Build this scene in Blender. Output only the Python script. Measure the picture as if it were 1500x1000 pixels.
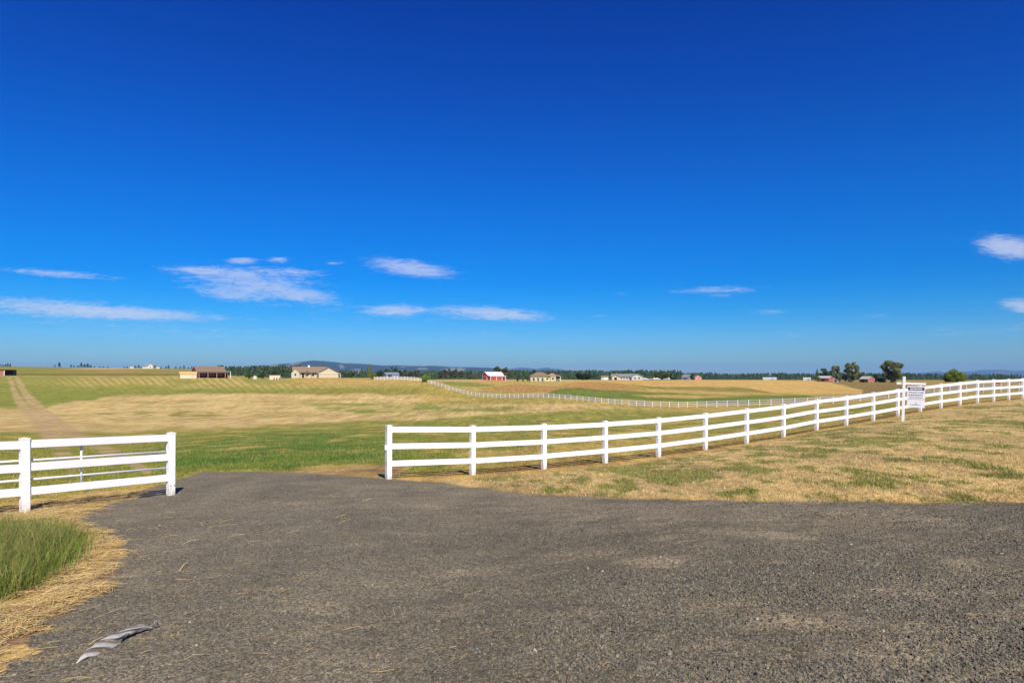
import bpy, math, random
import numpy as np
from mathutils import Vector, Matrix

for o in list(bpy.data.objects):
    bpy.data.objects.remove(o)
S = bpy.context.scene
COL = S.collection
PI = math.pi
rng = np.random.default_rng(7)
random.seed(7)

# ------------------------------------------------------------------ camera
EYE = 1.7                       # eye height over the gravel; ground near the camera is z = 0
FPX, CX, HY = 1000.0, 750.0, 549.0   # focal length, centre column and horizon row of the photograph (1500 x 1000)
cam_d = bpy.data.cameras.new('camera')
cam = bpy.data.objects.new('camera', cam_d)
COL.objects.link(cam)
cam.location = (0, 0, EYE)
cam.rotation_euler = (math.radians(90), 0, 0)
cam_d.sensor_width = 36
cam_d.lens = 24
cam_d.shift_y = (HY - 500) / 1500
cam_d.clip_start = 0.05
cam_d.clip_end = 120000
S.camera = cam

# ------------------------------------------------------------------ light
SUN_EL = math.radians(42)
SUN_AZ = math.atan2(0.33, -0.944)      # clockwise from +Y
sun_dir = Vector((math.sin(SUN_AZ) * math.cos(SUN_EL), math.cos(SUN_AZ) * math.cos(SUN_EL), math.sin(SUN_EL)))
sl = bpy.data.lights.new('sun', 'SUN')
sl.energy = 5.0
sl.angle = math.radians(0.53)
sl.color = (1.0, 0.93, 0.81)
so = bpy.data.objects.new('sun', sl)
so.rotation_euler = sun_dir.to_track_quat('Z', 'Y').to_euler()
COL.objects.link(so)
S.view_settings.view_transform = 'Standard'
S.view_settings.look = 'None'
S.view_settings.gamma = 1
S.view_settings.exposure = 0.38
S.view_settings.use_curve_mapping = False


class NT:
    """small node-tree helper"""
    def __init__(s, tree):
        s.t = tree
        s.n = tree.nodes
        s.l = tree.links

    def new(s, kind, **kw):
        n = s.n.new(kind)
        for k, v in kw.items():
            setattr(n, k, v)
        return n

    def put(s, sock, v):
        if isinstance(v, bpy.types.NodeSocket):
            s.l.new(v, sock)
        elif v is not None:
            sock.default_value = v

    def m(s, op, a, b=None, c=None, clamp=False):
        n = s.new('ShaderNodeMath', operation=op, use_clamp=clamp)
        for i, v in enumerate((a, b, c)):
            if v is not None:
                s.put(n.inputs[i], v)
        return n.outputs[0]

    def mix(s, f, a, b, blend='MIX'):
        n = s.new('ShaderNodeMix', data_type='RGBA', blend_type=blend)
        s.put(n.inputs[0], f)
        for i, v in ((6, a), (7, b)):
            if isinstance(v, tuple) and len(v) == 3:
                v = (*v, 1)
            s.put(n.inputs[i], v)
        return n.outputs[2]

    def rng(s, v, a, b, c=0.0, d=1.0, smooth=False):
        n = s.new('ShaderNodeMapRange', interpolation_type='SMOOTHSTEP' if smooth else 'LINEAR')
        for i, x in enumerate((v, a, b, c, d)):
            s.put(n.inputs[i], x)
        return n.outputs[0]

    def noise(s, vec, scale, detail=4, rough=0.55, dist=0.0):
        n = s.new('ShaderNodeTexNoise')
        s.put(n.inputs['Vector'], vec)
        n.inputs['Scale'].default_value = scale
        n.inputs['Detail'].default_value = detail
        n.inputs['Roughness'].default_value = rough
        n.inputs['Distortion'].default_value = dist
        return n.outputs[0]

    def scale(s, vec, sc):
        n = s.new('ShaderNodeMapping')
        s.put(n.inputs['Vector'], vec)
        n.inputs['Scale'].default_value = sc
        return n.outputs[0]


# ------------------------------------------------------------------ sky with its clouds
W = bpy.data.worlds.new('World')
S.world = W
W.use_nodes = True
w = NT(W.node_tree)
w.n.clear()
sky = w.new('ShaderNodeTexSky', sky_type='NISHITA', sun_disc=False)
sky.sun_elevation = SUN_EL
sky.sun_rotation = SUN_AZ
sky.altitude = 600
sky.air_density = 1.0
sky.dust_density = 0.6
sky.ozone_density = 3.0
tc = w.new('ShaderNodeTexCoord')
sep = w.new('ShaderNodeSeparateXYZ')
w.l.new(tc.outputs['Generated'], sep.inputs[0])
sx, sy, sz = sep.outputs
yy = w.m('MAXIMUM', sy, 0.02)
elev = w.m('DIVIDE', sz, yy)
uu = w.m('MULTIPLY_ADD', w.m('DIVIDE', sx, yy), 1000.0, CX)      # direction on the sky, in thousandths of a tangent
vv = w.m('MULTIPLY_ADD', elev, -1000.0, HY)
cmb = w.new('ShaderNodeCombineXYZ')
w.l.new(uu, cmb.inputs[0])
w.l.new(vv, cmb.inputs[1])
dirv = cmb.outputs[0]
CLOUDS = [  # x, y, half width, half height, tilt, strength
    (85, 401, 125, 9, 4.5, .95), (372, 414, 168, 40, 6, .90), (290, 396, 90, 9, 3, .55), (450, 436, 90, 16, 10, .45), (335, 434, 70, 18, 8, .4), (440, 398, 80, 9, 4, .4), (355, 381, 30, 7, 0, .8),
    (408, 380, 28, 7, 0, .8), (488, 385, 24, 7, 0, .6), (600, 393, 100, 20, 8, 1.1), (60, 446, 200, 20, 4, .8), (215, 460, 170, 12, 2, .7),
    (120, 464, 300, 24, 2, .38), (200, 486, 420, 22, 1, .22), (578, 454, 64, 13, 0, .9), (728, 459, 115, 14, 4, .95), (1052, 424, 105, 9, -1, .8), (1050, 434, 50, 5, 0, .4),
    (1010, 386, 44, 4, 0, .35), (910, 431, 28, 5, 0, .42), (1478, 362, 72, 26, 9, 1.4), (1500, 448, 55, 18, 6, 1.2),
    (1130, 456, 55, 7, 0, .38), (1165, 491, 50, 10, 0, .38), (1280, 463, 30, 5, 0, .42), (1440, 482, 170, 16, -3, .5),
    (1010, 491, 110, 9, 0, .36), (705, 491, 90, 8, 0, .36), (872, 463, 24, 4, 0, .42), (620, 468, 360, 34, 0, .34), (1390, 352, 24, 9, 0, .42),
    (1150, 470, 260, 30, 0, .22), (300, 500, 420, 24, 0, .20)]
acc = None
for cx, cy, rx, ry, an, st in CLOUDS:
    mp = w.new('ShaderNodeMapping', vector_type='TEXTURE')
    w.l.new(dirv, mp.inputs[0])
    mp.inputs['Location'].default_value = (cx, cy, 0)
    mp.inputs['Rotation'].default_value = (0, 0, math.radians(an))
    mp.inputs['Scale'].default_value = (rx * 1.22, ry * 1.18, 1)
    ln = w.new('ShaderNodeVectorMath', operation='LENGTH')
    w.l.new(mp.outputs[0], ln.inputs[0])
    e = w.rng(ln.outputs['Value'], 1.0, 0.0, 0.0, st, True)
    acc = e if acc is None else w.m('ADD', acc, e)
acc = w.m('MINIMUM', acc, 1.3)
warp = w.noise(w.scale(dirv, (0.013, 0.085, 1)), 1.0, 10, 0.68, 0.9)
puff = w.noise(w.scale(dirv, (0.045, 0.24, 1)), 1.0, 8, 0.72, 0.7)
grain = w.m('ADD', w.m('MULTIPLY', warp, 0.42), w.m('MULTIPLY', puff, 0.58))
thr = w.m('MULTIPLY_ADD', acc, -0.36, 0.60)
dens = w.rng(w.m('SUBTRACT', grain, thr), 0.0, 0.30, 0, 1, True)
front = w.m('MULTIPLY', w.rng(sy, 0.03, 0.12), w.rng(acc, 0.0, 0.12))
cap = w.m('MULTIPLY_ADD', acc, 0.34, 0.20, clamp=True)
alpha = w.m('MULTIPLY', w.m('MULTIPLY', dens, cap), front)
# clear-air colour: the deep polarised blue of the photograph
hs = w.new('ShaderNodeHueSaturation')
hs.inputs['Saturation'].default_value = 1.82
hs.inputs['Hue'].default_value = 0.5
w.l.new(sky.outputs[0], hs.inputs['Color'])
hl = w.m('SQRT', w.m('ADD', w.m('MULTIPLY', sx, sx), w.m('MULTIPLY', sy, sy)))
tan_el = w.m('DIVIDE', sz, w.m('MAXIMUM', hl, 0.01))
cr = w.new('ShaderNodeValToRGB')
w.l.new(w.m('MULTIPLY', tan_el, 0.5, clamp=True), cr.inputs[0])
stops = [(0.0, (.62, .80, 1.0)), (.022, (.42, .74, 1.0)), (.048, (.20, .76, 1.0)), (.08, (.03, .82, 1.02)), (.125, (.0, .75, 1.04)), (.2, (.0, .545, .98)), (.27, (.0, .42, .90)), (.6, (.38, .38, .44))]  # last stop, overhead and out of view, is greyed and dimmed to cut fill light
ce = cr.color_ramp.elements
ce[0].position, ce[0].color = stops[0][0], (*stops[0][1], 1)
ce[1].position, ce[1].color = stops[-1][0], (*stops[-1][1], 1)
for p_, c_ in stops[1:-1]:
    e_ = ce.new(p_)
    e_.color = (*c_, 1)
clear = w.mix(1.0, w.mix(1.0, hs.outputs[0], (0.9, 0.98, 1.22), 'MULTIPLY'), cr.outputs[0], 'MULTIPLY')
cloudc = w.mix(w.rng(puff, 0.35, 0.7), (6.0, 6.6, 8.6), (8.4, 8.7, 9.8))
final = w.mix(alpha, clear, cloudc)
bg = w.new('ShaderNodeBackground')
bg.inputs['Strength'].default_value = 0.075
w.l.new(final, bg.inputs[0])
wo = w.new('ShaderNodeOutputWorld')
w.l.new(bg.outputs[0], wo.inputs[0])

# ------------------------------------------------------------------ numbers: noise and terrain


def vnoise(x, y, seed=0):
    x = np.asarray(x, float)
    y = np.asarray(y, float)
    xi = np.floor(x).astype(np.int64)
    yi = np.floor(y).astype(np.int64)
    fx = x - xi
    fy = y - yi
    fx = fx * fx * (3 - 2 * fx)
    fy = fy * fy * (3 - 2 * fy)

    def h(a, b):
        n = (a * 374761393 + b * 668265263 + seed * 974711) & 0xFFFFFFFF
        n = ((n ^ (n >> 13)) * 1274126177) & 0xFFFFFFFF
        n = (n ^ (n >> 16)) & 0xFFFFFFFF
        return n / 4294967295.0
    a = h(xi, yi) * (1 - fx) + h(xi + 1, yi) * fx
    b = h(xi, yi + 1) * (1 - fx) + h(xi + 1, yi + 1) * fx
    return a * (1 - fy) + b * fy


def fbm(x, y, octv=4, seed=0, rough=0.5):
    t = 0
    a = 1
    s = 0
    for i in range(octv):
        t = t + a * vnoise(x * 2 ** i + 17.3 * i, y * 2 ** i - 9.1 * i, seed + i)
        s += a
        a *= rough
    return t / s


def sstep(a, b, x):
    t = np.clip((x - a) / (b - a), 0, 1)
    return t * t * (3 - 2 * t)


# near fence: post t stands at P(t), eight feet apart
def near_post(t):
    return -3.0 + 1.954 * t, 16.58 + 1.468 * t


ctrl = []   # (X, Z, E): right, forward, height against the eye


def cp(px, Z, y=None, E=None):
    if E is None:
        E = -(y - HY) / FPX * Z
    ctrl.append(((px - CX) / FPX * Z, Z, E))


for t, y in enumerate([701, 695, 687, 678, 669, 659, 649, 640, 630, 623, 616, 609, 603, 598, 594, 590, 588, 586, 584]):
    X, Z = near_post(t)
    ctrl.append((X, Z, -(y - HY) / FPX * Z))
for t in (21, 24):
    X, Z = near_post(t)
    ctrl.append((X, Z, -1.46))
for px in (-300, 100, 750, 1400, 1800):
    cp(px, 1.2, E=-1.7)
    cp(px, 2.5, E=-1.72)
for px, Z, E in [(100, 4.2, -1.80), (750, 3.9, -1.76), (1400, 3.9, -1.76), (180, 8.5, -2.13), (750, 9, -2.1), (1400, 9.4, -1.75),
                 (1100, 10.5, -1.93), (800, 13, -2.25), (33, 11.9, -2.40), (249.5, 14.24, -2.5), (-250, 9.3, -2.25), (420, 20, -2.74),
                 (1300, 18.5, -1.87), (1500, 10, -1.70), (1480, 20, -1.62), (1800, 10, -1.6), (1800, 25, -1.4)]:
    cp(px, Z, E=E)
COLS = {
    -250: [(30, -3.4), (60, -5), (110, -6.4), (150, -6), (200, -3.6), (260, -.2), (290, .5), (350, 0.3), (500, 3), (750, 10), (1000, 9), (2000, -4)],
    33: [(30, -3.6), (60, -5.6), (110, -7.2), (150, -7.0), (200, -4.6), (260, -1.0), (290, -.2), (350, -.5), (500, 1.6), (750, 9), (1000, 7), (2000, -8)],
    300: [(30, -3.5), (60, -5.4), (110, -7.4), (150, -7.6), (200, -5.2), (260, -2.2), (300, -1.2), (350, -1.5), (500, 0.6), (750, 5.6), (1000, 1), (2000, -11)],
    460: [(30, -3.4), (60, -5.3), (110, -7.5), (150, -7.8), (200, -6.0), (260, -3.0), (300, -1.6), (330, -1.35), (450, -3), (1000, -8)],
    623: [(30, -3.4), (60, -5.3), (110, -7.6), (150, -8), (200, -6.4), (240, -3.2), (262, -1.9), (300, -1.8), (450, -3.4), (800, -5)],
    690: [(60, -5.2), (110, -7.4), (150, -8), (222, -6.7), (300, -5), (400, -3.6), (460, -3.2), (700, -5)],
    800: [(30, -3.2), (60, -5), (110, -7), (150, -7.2), (188, -6.4), (260, -5.5), (400, -3.6), (600, -4)],
    950: [(30, -3.0), (60, -4.8), (110, -6.8), (156, -7.3), (220, -7), (300, -5.3), (450, -3.6), (550, -4)],
    1090: [(40, -3.5), (80, -5), (137, -6.3), (200, -6.6), (260, -6), (350, -4.5), (450, -3.6), (600, -4.4)],
    1230: [(60, -3.3), (122, -5), (180, -5.6), (230, -5.9), (300, -5.1), (400, -4.2), (550, -5)],
    1300: [(60, -2.8), (115, -4), (200, -4.8), (300, -4.5), (400, -4.4), (600, -5)],
    1396: [(60, -2.2), (106, -3), (160, -3.3), (220, -3), (300, -2.9), (400, -4)],
    1500: [(60, -1.8), (97, -2.4), (150, -2.6), (220, -3.6), (300, -4.9)],
    1800: [(60, -1.5), (100, -2), (220, -3.5), (300, -4.8)],
}
for px, lst in COLS.items():
    for Z, E in lst:
        cp(px, Z, E=E)
for px in (600, 900, 1200, 1500, 1800):
    cp(px, 1200, E=-8)
    cp(px, 2500, E=-14)
for px in (-250, 33, 300, 600, 900, 1200, 1500, 1800):
    cp(px, 5000, E=-25)
ctrl = np.array(ctrl)
AZMAX = 50.0


def uv(X, Z):
    az = np.degrees(np.arctan2(X, Z))
    r = np.hypot(X, Z)
    return az, np.log(np.clip(r, 1.0, 5000.0)) * 1.7, r


def tps_fit():
    az, v, r = uv(ctrl[:, 0], ctrl[:, 1])
    P = np.stack([np.clip(az, -AZMAX, AZMAX) / 10, v], 1)
    d2 = ((P[:, None] - P[None]) ** 2).sum(2)
    K = 0.5 * d2 * np.log(d2 + 1e-9)
    n = len(P)
    K += np.eye(n) * 0.004
    Q = np.hstack([np.ones((n, 1)), P])
    A = np.block([[K, Q], [Q.T, np.zeros((3, 3))]])
    sol = np.linalg.solve(A, np.concatenate([ctrl[:, 2], np.zeros(3)]))
    return P, sol


TP, TS = tps_fit()


def tps(u, v):
    out = np.empty(len(u))
    for i in range(0, len(u), 20000):
        p = np.stack([u[i:i + 20000], v[i:i + 20000]], 1)
        d2 = ((p[:, None] - TP[None]) ** 2).sum(2)
        out[i:i + 20000] = (0.5 * d2 * np.log(d2 + 1e-9)) @ TS[:-3] + TS[-3] + p @ TS[-2:]
    return out


def ground_smooth(X, Z):
    X = np.atleast_1d(np.asarray(X, float))
    Z = np.atleast_1d(np.asarray(Z, float))
    az, v, r = uv(X, Z)
    inside = np.abs(az) <= AZMAX
    E = np.empty(len(X))
    E[inside] = tps(az[inside] / 10, v[inside])
    o = ~inside
    if o.any():
        a = tps(np.full(o.sum(), AZMAX / 10), v[o])
        b = tps(np.full(o.sum(), -AZMAX / 10), v[o])
        f = np.where(az[o] > 0, (az[o] - AZMAX), (az[o] + 360 - AZMAX)) / (360 - 2 * AZMAX)
        f = f * f * (3 - 2 * f)
        E[o] = a * (1 - f) + b * f
    far = np.clip((r - 3000) / 2000, 0, 1)
    return E * (1 - far) + far * (-0.005 * r) + EYE


def pxy(X, Z, H):
    """where a point of the terrain lies in tangent coordinates of the viewpoint (used once, to lay the field borders out on the land)"""
    Zs = np.maximum(Z, 0.3)
    return X / Zs * FPX + CX, HY - (H - EYE) / Zs * FPX


def sdf(px, py, pts, ys=2.0):
    """signed distance (negative inside) to a polygon, rows counted ys times"""
    p = np.array(pts, float)
    p[:, 1] *= ys
    x = px
    y = py * ys
    d = np.full(x.shape, 1e18)
    ins = np.zeros(x.shape, bool)
    n = len(p)
    for i in range(n):
        a = p[i]
        b = p[(i + 1) % n]
        e = b - a
        t = np.clip(((x - a[0]) * e[0] + (y - a[1]) * e[1]) / (e @ e + 1e-9), 0, 1)
        d = np.minimum(d, (x - a[0] - t * e[0]) ** 2 + (y - a[1] - t * e[1]) ** 2)
        c = (a[1] > y) != (b[1] > y)
        xi = a[0] + (y - a[1]) / (b[1] - a[1] + 1e-12) * e[0]
        ins ^= c & (x < xi)
    d = np.sqrt(d)
    return np.where(ins, -d, d)


def region(px, py, pts, soft=6, ys=2.0):
    return sstep(soft, -soft, sdf(px, py, pts, ys))


def line_mask(px, py, pts, ys=2.0):
    """distance to a polyline"""
    d = np.full(px.shape, 1e18)
    for (ax, ay, aw), (bx, by, bw) in zip(pts[:-1], pts[1:]):
        ex, ey = bx - ax, (by - ay) * ys
        t = np.clip(((px - ax) * ex + (py - ay) * ys * ey) / (ex * ex + ey * ey + 1e-9), 0, 1)
        dd = np.hypot(px - ax - t * ex, (py - ay) * ys - t * ey) / (aw + t * (bw - aw))
        d = np.minimum(d, dd)
    return d


GRAVEL = [(300, 690), (340, 691.5), (390, 690.5), (470, 693), (560, 700), (640, 706), (690, 712), (760, 722), (830, 727), (950, 730), (1100, 733),
          (1300, 734), (1500, 735), (2300, 737), (9000, 745), (9000, 20000), (-6000, 20000), (-600, 1450), (-300, 1100), (0, 985), (45, 948), (95, 905), (165, 868), (172, 835), (185, 800),
          (125, 768), (100, 757), (150, 742), (200, 727), (262, 702)]
WHEAT = [(640, 552.5), (760, 555.5), (880, 557), (1000, 556.5), (1195, 557), (1218, 560), (1240, 566.5), (1263, 571), (1263, 576.5), (1180, 577.5), (1130, 574.5),
         (1100, 569), (1075, 566.3), (960, 566.3), (920, 562.5), (880, 558.8), (760, 558), (700, 557.8), (640, 557)]
RUT1 = [(14, 553, 3), (22, 575, 5), (30, 590, 8), (48, 608, 12), (62, 622, 14), (85, 650, 13), (105, 685, 12)]
RUT2 = [(24, 552, 3), (31, 565, 5), (40, 580, 7), (58, 600, 12), (82, 620, 14), (118, 642, 14), (175, 668, 12), (215, 690, 8)]

C_dry = np.array((.45, .315, .100))
C_straw = np.array((.54, .395, .170))
C_green = np.array((.175, .205, .034))
C_olive = np.array((.29, .245, .056))
C_lush = np.array((.105, .160, .022))
C_soil = np.array((.41, .29, .145))
C_wheat = np.array((.51, .335, .105))
C_tan = np.array((.34, .215, .085))


def mixc(c, k, m):
    m = np.clip(m, 0, 1)[:, None]
    return c * (1 - m) + k * m


def land(X, Z, H):
    """albedo and masks of the land at points of the terrain"""
    px, py = pxy(X, Z, H)
    front = Z > 0.8
    px = np.where(front, px, 750 + np.sign(X) * 600)
    py = np.where(front, py, 1400)
    pxc = np.clip(px, -120, 1620)
    r = np.hypot(X, Z)
    n1 = fbm(X / 9, Z / 9, 4, 3)
    n2 = fbm(X / 1.6, Z / 1.6, 4, 11)
    n3 = fbm(X / 45, Z / 70, 4, 23)
    n4 = fbm(X / .5, Z / .5, 3, 31)
    warpx = (fbm(X / 3, Z / 5, 3, 41) - .5)
    wx = pxc + (fbm(pxc / 40, py / 6, 3, 51) - .5) * 40
    wy = py + (fbm(pxc / 60, py / 8, 3, 61) - .5) * (4 + 0.10 * np.maximum(py - 560, 0))
    patch = sstep(.42, .62, .45 * n1 + .35 * n2 + .2 * n3)
    # long thin windrow streaks, following the contour of the land
    streak = fbm(pxc / 60 + n3, py / 2.6, 5, 71, .6)
    streak2 = fbm(pxc / 26, (py + .035 * pxc) / 3.4, 5, 75, .6)
    c = mixc(np.repeat(C_olive[None], len(X), 0), C_dry, .25 + .6 * patch)
    c = mixc(c, C_green, .55 * sstep(.5, .7, streak2))
    # --- big pasture in the hollow, inside the fences
    hollow = region(wx, wy, [(-200, 590), (60, 600), (300, 600), (600, 600), (850, 600), (1000, 604), (1100, 606), (1250, 597), (1330, 590), (1330, 610), (1100, 648),
                             (900, 676), (690, 696), (560, 700), (330, 692), (100, 720), (-200, 720)], 8)
    c = mixc(c, C_green, hollow * (.55 + .42 * sstep(.35, .65, .6 * n1 + .4 * n2)))
    gate = region(wx, wy, [(230, 648), (400, 636), (580, 632), (600, 690), (300, 690), (240, 690)], 16)
    c = mixc(c, C_green * np.array((.60, .83, .95)), gate * (.5 + .5 * sstep(.35, .65, n2)))
    c = mixc(c, C_dry, hollow * .7 * sstep(.53, .66, .45 * n2 + .55 * fbm(X / 1.7, Z / 4.5, 4, 81)))
    # behind the near fence: gold and green in bands
    inner = region(wx, wy, [(640, 690), (700, 640), (900, 618), (1100, 604), (1300, 592), (1500, 580), (1620, 578), (1620, 590), (1400, 597), (1150, 638), (960, 668), (760, 692)], 8)
    c = mixc(c, C_dry, inner * .8 * sstep(.44, .6, .5 * n1 + .5 * streak2))
    # --- cut hay band
    band = region(wx, wy, [(-200, 600), (60, 598), (150, 580), (300, 574), (480, 577), (560, 574), (700, 580), (850, 593), (930, 600), (800, 602), (700, 609), (560, 617),
                           (400, 624), (280, 630), (100, 634), (-200, 634)], 5)
    c = mixc(c, C_straw, band * .9)
    c = mixc(c, C_olive, band * .55 * sstep(.50, .68, streak))
    c = mixc(c, C_tan, band * .4 * sstep(.50, .66, streak2))
    gs = region(wx, wy, [(440, 592), (540, 588), (700, 593), (800, 594), (720, 601), (560, 603), (470, 600)], 5)
    c = mixc(c, C_green, gs * (.35 + .5 * sstep(.4, .6, streak)))
    gs = region(wx, wy, [(100, 606), (240, 600), (420, 604), (300, 610), (150, 612)], 5)
    c = mixc(c, C_olive * .8, gs * .75 * sstep(.42, .6, streak2))
    # --- mown slope under the crest
    slope = region(wx, wy, [(-200, 552), (20, 551), (300, 553), (480, 554), (620, 557), (700, 576), (560, 579), (440, 576), (300, 577), (160, 580), (60, 598), (-200, 596)], 4)
    s = (px - 1.35 * (py - 553) + 5 * (fbm(px / 50, py / 12, 2, 91) - .5)) / 11.5
    tri = .5 + .5 * np.sin(2 * PI * s)
    tri2 = .5 + .5 * np.sin(2 * PI * s * .41 + 1)
    stripe = sstep(.36, .72, (.55 * tri + .2 * tri2) * sstep(.25, .6, fbm(px / 55, py / 9, 3, 92)) + .36 * fbm(px / 9, py / 3, 4, 93, .65))
    sc = mixc(np.repeat((C_olive * np.array((.85, 1.0, .8)))[None], len(X), 0), C_straw * np.array((.92, .9, .75)), .66 * stripe * sstep(20, 130, px) * sstep(640, 400, px) + .15)
    sc = mixc(sc, C_dry * np.array((1.05, .98, 1)), sstep(380, 470, px) * .75 * sstep(568, 560, py))
    gb = sstep(564, 573, py + 4 * (n3 - .5) + .02 * np.maximum(200 - px, 0)) * sstep(600, 540, px) + .5 * sstep(180, 60, px)
    sc = mixc(sc, C_green, .9 * np.clip(gb, 0, 1) * (.6 + .4 * n1))
    gb2 = sstep(566, 572, py) * sstep(420, 470, px)
    sc = mixc(sc, C_olive * .85, gb2 * .8)
    sm = slope[:, None]
    c = c * (1 - sm) + sc * sm
    # --- far hill on the left
    hill = sstep(550.5, 549.2, py) * sstep(420, 330, px) * (Z > 310)
    hc = mixc(np.repeat((C_olive * np.array((.78, .86, .62)))[None], len(X), 0), C_tan, .8 * sstep(.45, .6, fbm(px / 60, py / 2, 3, 95)) * sstep(60, 110, px))
    hc = mixc(hc, C_straw, .7 * sstep(541.5, 539.5, py) * sstep(90, 150, px) * sstep(240, 215, px))
    hc = mixc(hc, C_olive * .5, sstep(546.6, 548.0, py) * (.55 + .4 * n1))
    c = c * (1 - hill[:, None]) + hc * hill[:, None]
    # --- fields beyond the far fence
    beyond = sstep(600, 640, px) * (Z > 120) * (py < 592)
    bc = mixc(np.repeat(C_olive[None], len(X), 0), C_dry, .2 + .6 * sstep(.42, .6, fbm(px / 70, py / 3.5, 4, 97)))
    for pts, k, a in [
        ([(640, 559), (690, 560), (730, 564), (700, 567), (660, 564)], C_green, .85),
        ([(700, 569), (755, 562), (830, 567), (845, 573), (760, 575)], C_tan * np.array((1.1, 1, .8)), .9),
        ([(850, 559), (900, 560), (945, 570), (880, 573), (815, 566)], C_tan * np.array((1.12, .98, .8)), .85),
        ([(905, 557), (930, 559.5), (960, 566), (1090, 567), (1140, 576), (1060, 573), (950, 569)], C_olive * .72, .8),
        ([(790, 578), (822, 569), (850, 567.5), (905, 572), (960, 574), (1060, 579), (1180, 579), (1220, 584), (1110, 591), (1000, 589), (900, 584)], C_lush, .85),
        ([(920, 579), (990, 577.5), (1090, 580.5), (1010, 583.2), (950, 581.5)], C_dry, .85),
        ([(1120, 586), (1180, 582), (1262, 578), (1330, 575), (1300, 582), (1200, 590), (1130, 592)], C_tan, .8),
        ([(1190, 557), (1345, 559.5), (1345, 570), (1262, 578), (1262, 570), (1230, 563)], np.array((.215, .15, .055)), .9),
        ([(1340, 556), (1620, 556), (1620, 572), (1340, 572)], C_tan, .55),
    ]:
        bc = mixc(bc, k, a * region(pxc + 14 * (fbm(px / 25, py / 4, 3, 99) - .5), py + 2.2 * (fbm(px / 30, py / 3, 3, 98) - .5), pts, 2.6, 3.0))
    c = c * (1 - beyond[:, None]) + bc * beyond[:, None]
    wheat = region(pxc + 3 * (n3 - .5), py, WHEAT, .8, 3.0) * (Z > 180) * (Z < 560)
    wc = C_wheat[None] * (1 + .22 * (fbm(px / 90, py / 1.6, 3, 101) - .5) + .12 * (n1 - .5))[:, None]
    c = c * (1 - wheat[:, None]) + wc * wheat[:, None]
    # --- far plain
    fp = sstep(600, 760, r)
    c = mixc(c, C_olive * .8, fp * (px > 330))
    # --- dirt track
    d1 = line_mask(px + 8 * (n2 - .5), py, RUT1)
    d2 = line_mask(px + 8 * (n2 - .5), py, RUT2)
    track = np.maximum(sstep(1.25, .55, d1), sstep(1.25, .55, d2)) * (Z > 16) * (Z < 300)
    wide = region(wx, wy, [(20, 592), (55, 594), (80, 612), (112, 634), (70, 634), (36, 612)], 8) * (Z > 30)
    track = np.maximum(track, .8 * wide) * sstep(.25, .48, n2 * .55 + n1 * .45 + .06 * (py < 640))
    c = mixc(c, C_soil, track * .85)
    # --- verge on the near side of the long fence
    tt = ((X + 3.0) * .6 - (Z - 16.58) * .8)           # metres in front of the long fence line
    along = (X + 3.0) * .8 + (Z - 16.58) * .6
    verge = sstep(-.35, .1, tt + .6 * warpx) * (X > -5.5) * (Z > 0) * sstep(-2.2, -.5, along)
    vc = mixc(np.repeat((C_straw * np.array((.95, .94, .94)))[None], len(X), 0), np.array((.43, .305, .145)), .5 * sstep(.42, .62, fbm(X / 1.5, Z / 2.6, 4, 111)))
    gn = .74 * fbm(X / .48, Z / 1.3, 4, 113, .64) + .26 * fbm(X / 3.2, Z / 5, 3, 115)
    gthr = .520 + .02 * sstep(14, 24, along) + .06 * sstep(6, .2, tt) * (tt < 1.2) - .055 * np.exp(-((along - 6) / 7) ** 2) + .05 * np.exp(-((along - 17) / 3) ** 2) * sstep(6, 10, tt)
    gz_ = region(px, py, [(640, 702), (760, 688), (1000, 648), (1200, 612), (1330, 602), (1440, 622), (1260, 668), (1010, 716), (800, 722)], 30, 2.0)
    gn = .70 * fbm(X / .40, Z / 1.05, 4, 113, .64) + .30 * fbm(X / 2.6, Z / 4.5, 3, 115)
    gthr = .555 - .062 * gz_ - .05 * np.exp(-((py - 725) / 7) ** 2) * sstep(1020, 1080, px) * sstep(1270, 1200, px)
    vg = sstep(gthr - .02, gthr + .09, gn)
    vg = np.where(tt < .9, vg * sstep(.2, .9, tt) * .6, vg)
    vc = mixc(vc, np.array((.170, .190, .042)), .8 * vg)
    vc = mixc(vc, C_dry * np.array((1.06, .97, .95)), sstep(1.3, .5, tt) * .7)
    c = c * (1 - verge[:, None]) + vc * verge[:, None]
    # bare straw-coloured strip under the long fence
    strip = np.exp(-((tt + .75) / .95) ** 2) * (along > -.5) * (X > -4) * (Z > 0)
    c = mixc(c, C_dry * np.array((.88, .78, .78)), strip * (.45 + .5 * sstep(.4, .6, n2)))
    # --- left verge, straw between fence, tall grass and gravel
    lv = (X < -3.0) * sstep(.9, -.2, (Z - 14.24) * .52 - (X + 7.12) * .857 - 1.0 + 1.2 * warpx) * (Z > -2)
    lc = mixc(np.repeat((C_straw * np.array((.84, .78, .68)))[None], len(X), 0), np.array((.27, .165, .095)), .8 * sstep(.5, .66, fbm(X / .7, Z / .35, 4, 121)))
    c = c * (1 - lv[:, None]) + lc * lv[:, None]
    # tawny fringe where the pasture meets the drive
    # --- gravel
    gd = sdf(px, py + 3 * (n2 - .5), GRAVEL, 2.0)
    left_edge = sstep(330, 230, px)
    en = fbm(X / .9, Z / .9, 4, 131, .6) * (1 - left_edge) + fbm((X - .3 * Z) / 1.3, Z / .36, 4, 133, .6) * left_edge
    edge = np.clip(26 * np.minimum(6, 16 / np.maximum(Z, 1)) * (en - .5), -70, 70)
    gm = sstep(3, -3, gd + edge * (.26 + 1.1 * left_edge))
    gm = np.where(front, gm, 1.0)
    gm = np.where(r > 60, 0, gm)
    fringe = np.clip(1 - np.abs(gd) / 8, 0, 1) * (gm < .5) * (px > 250)
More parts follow.
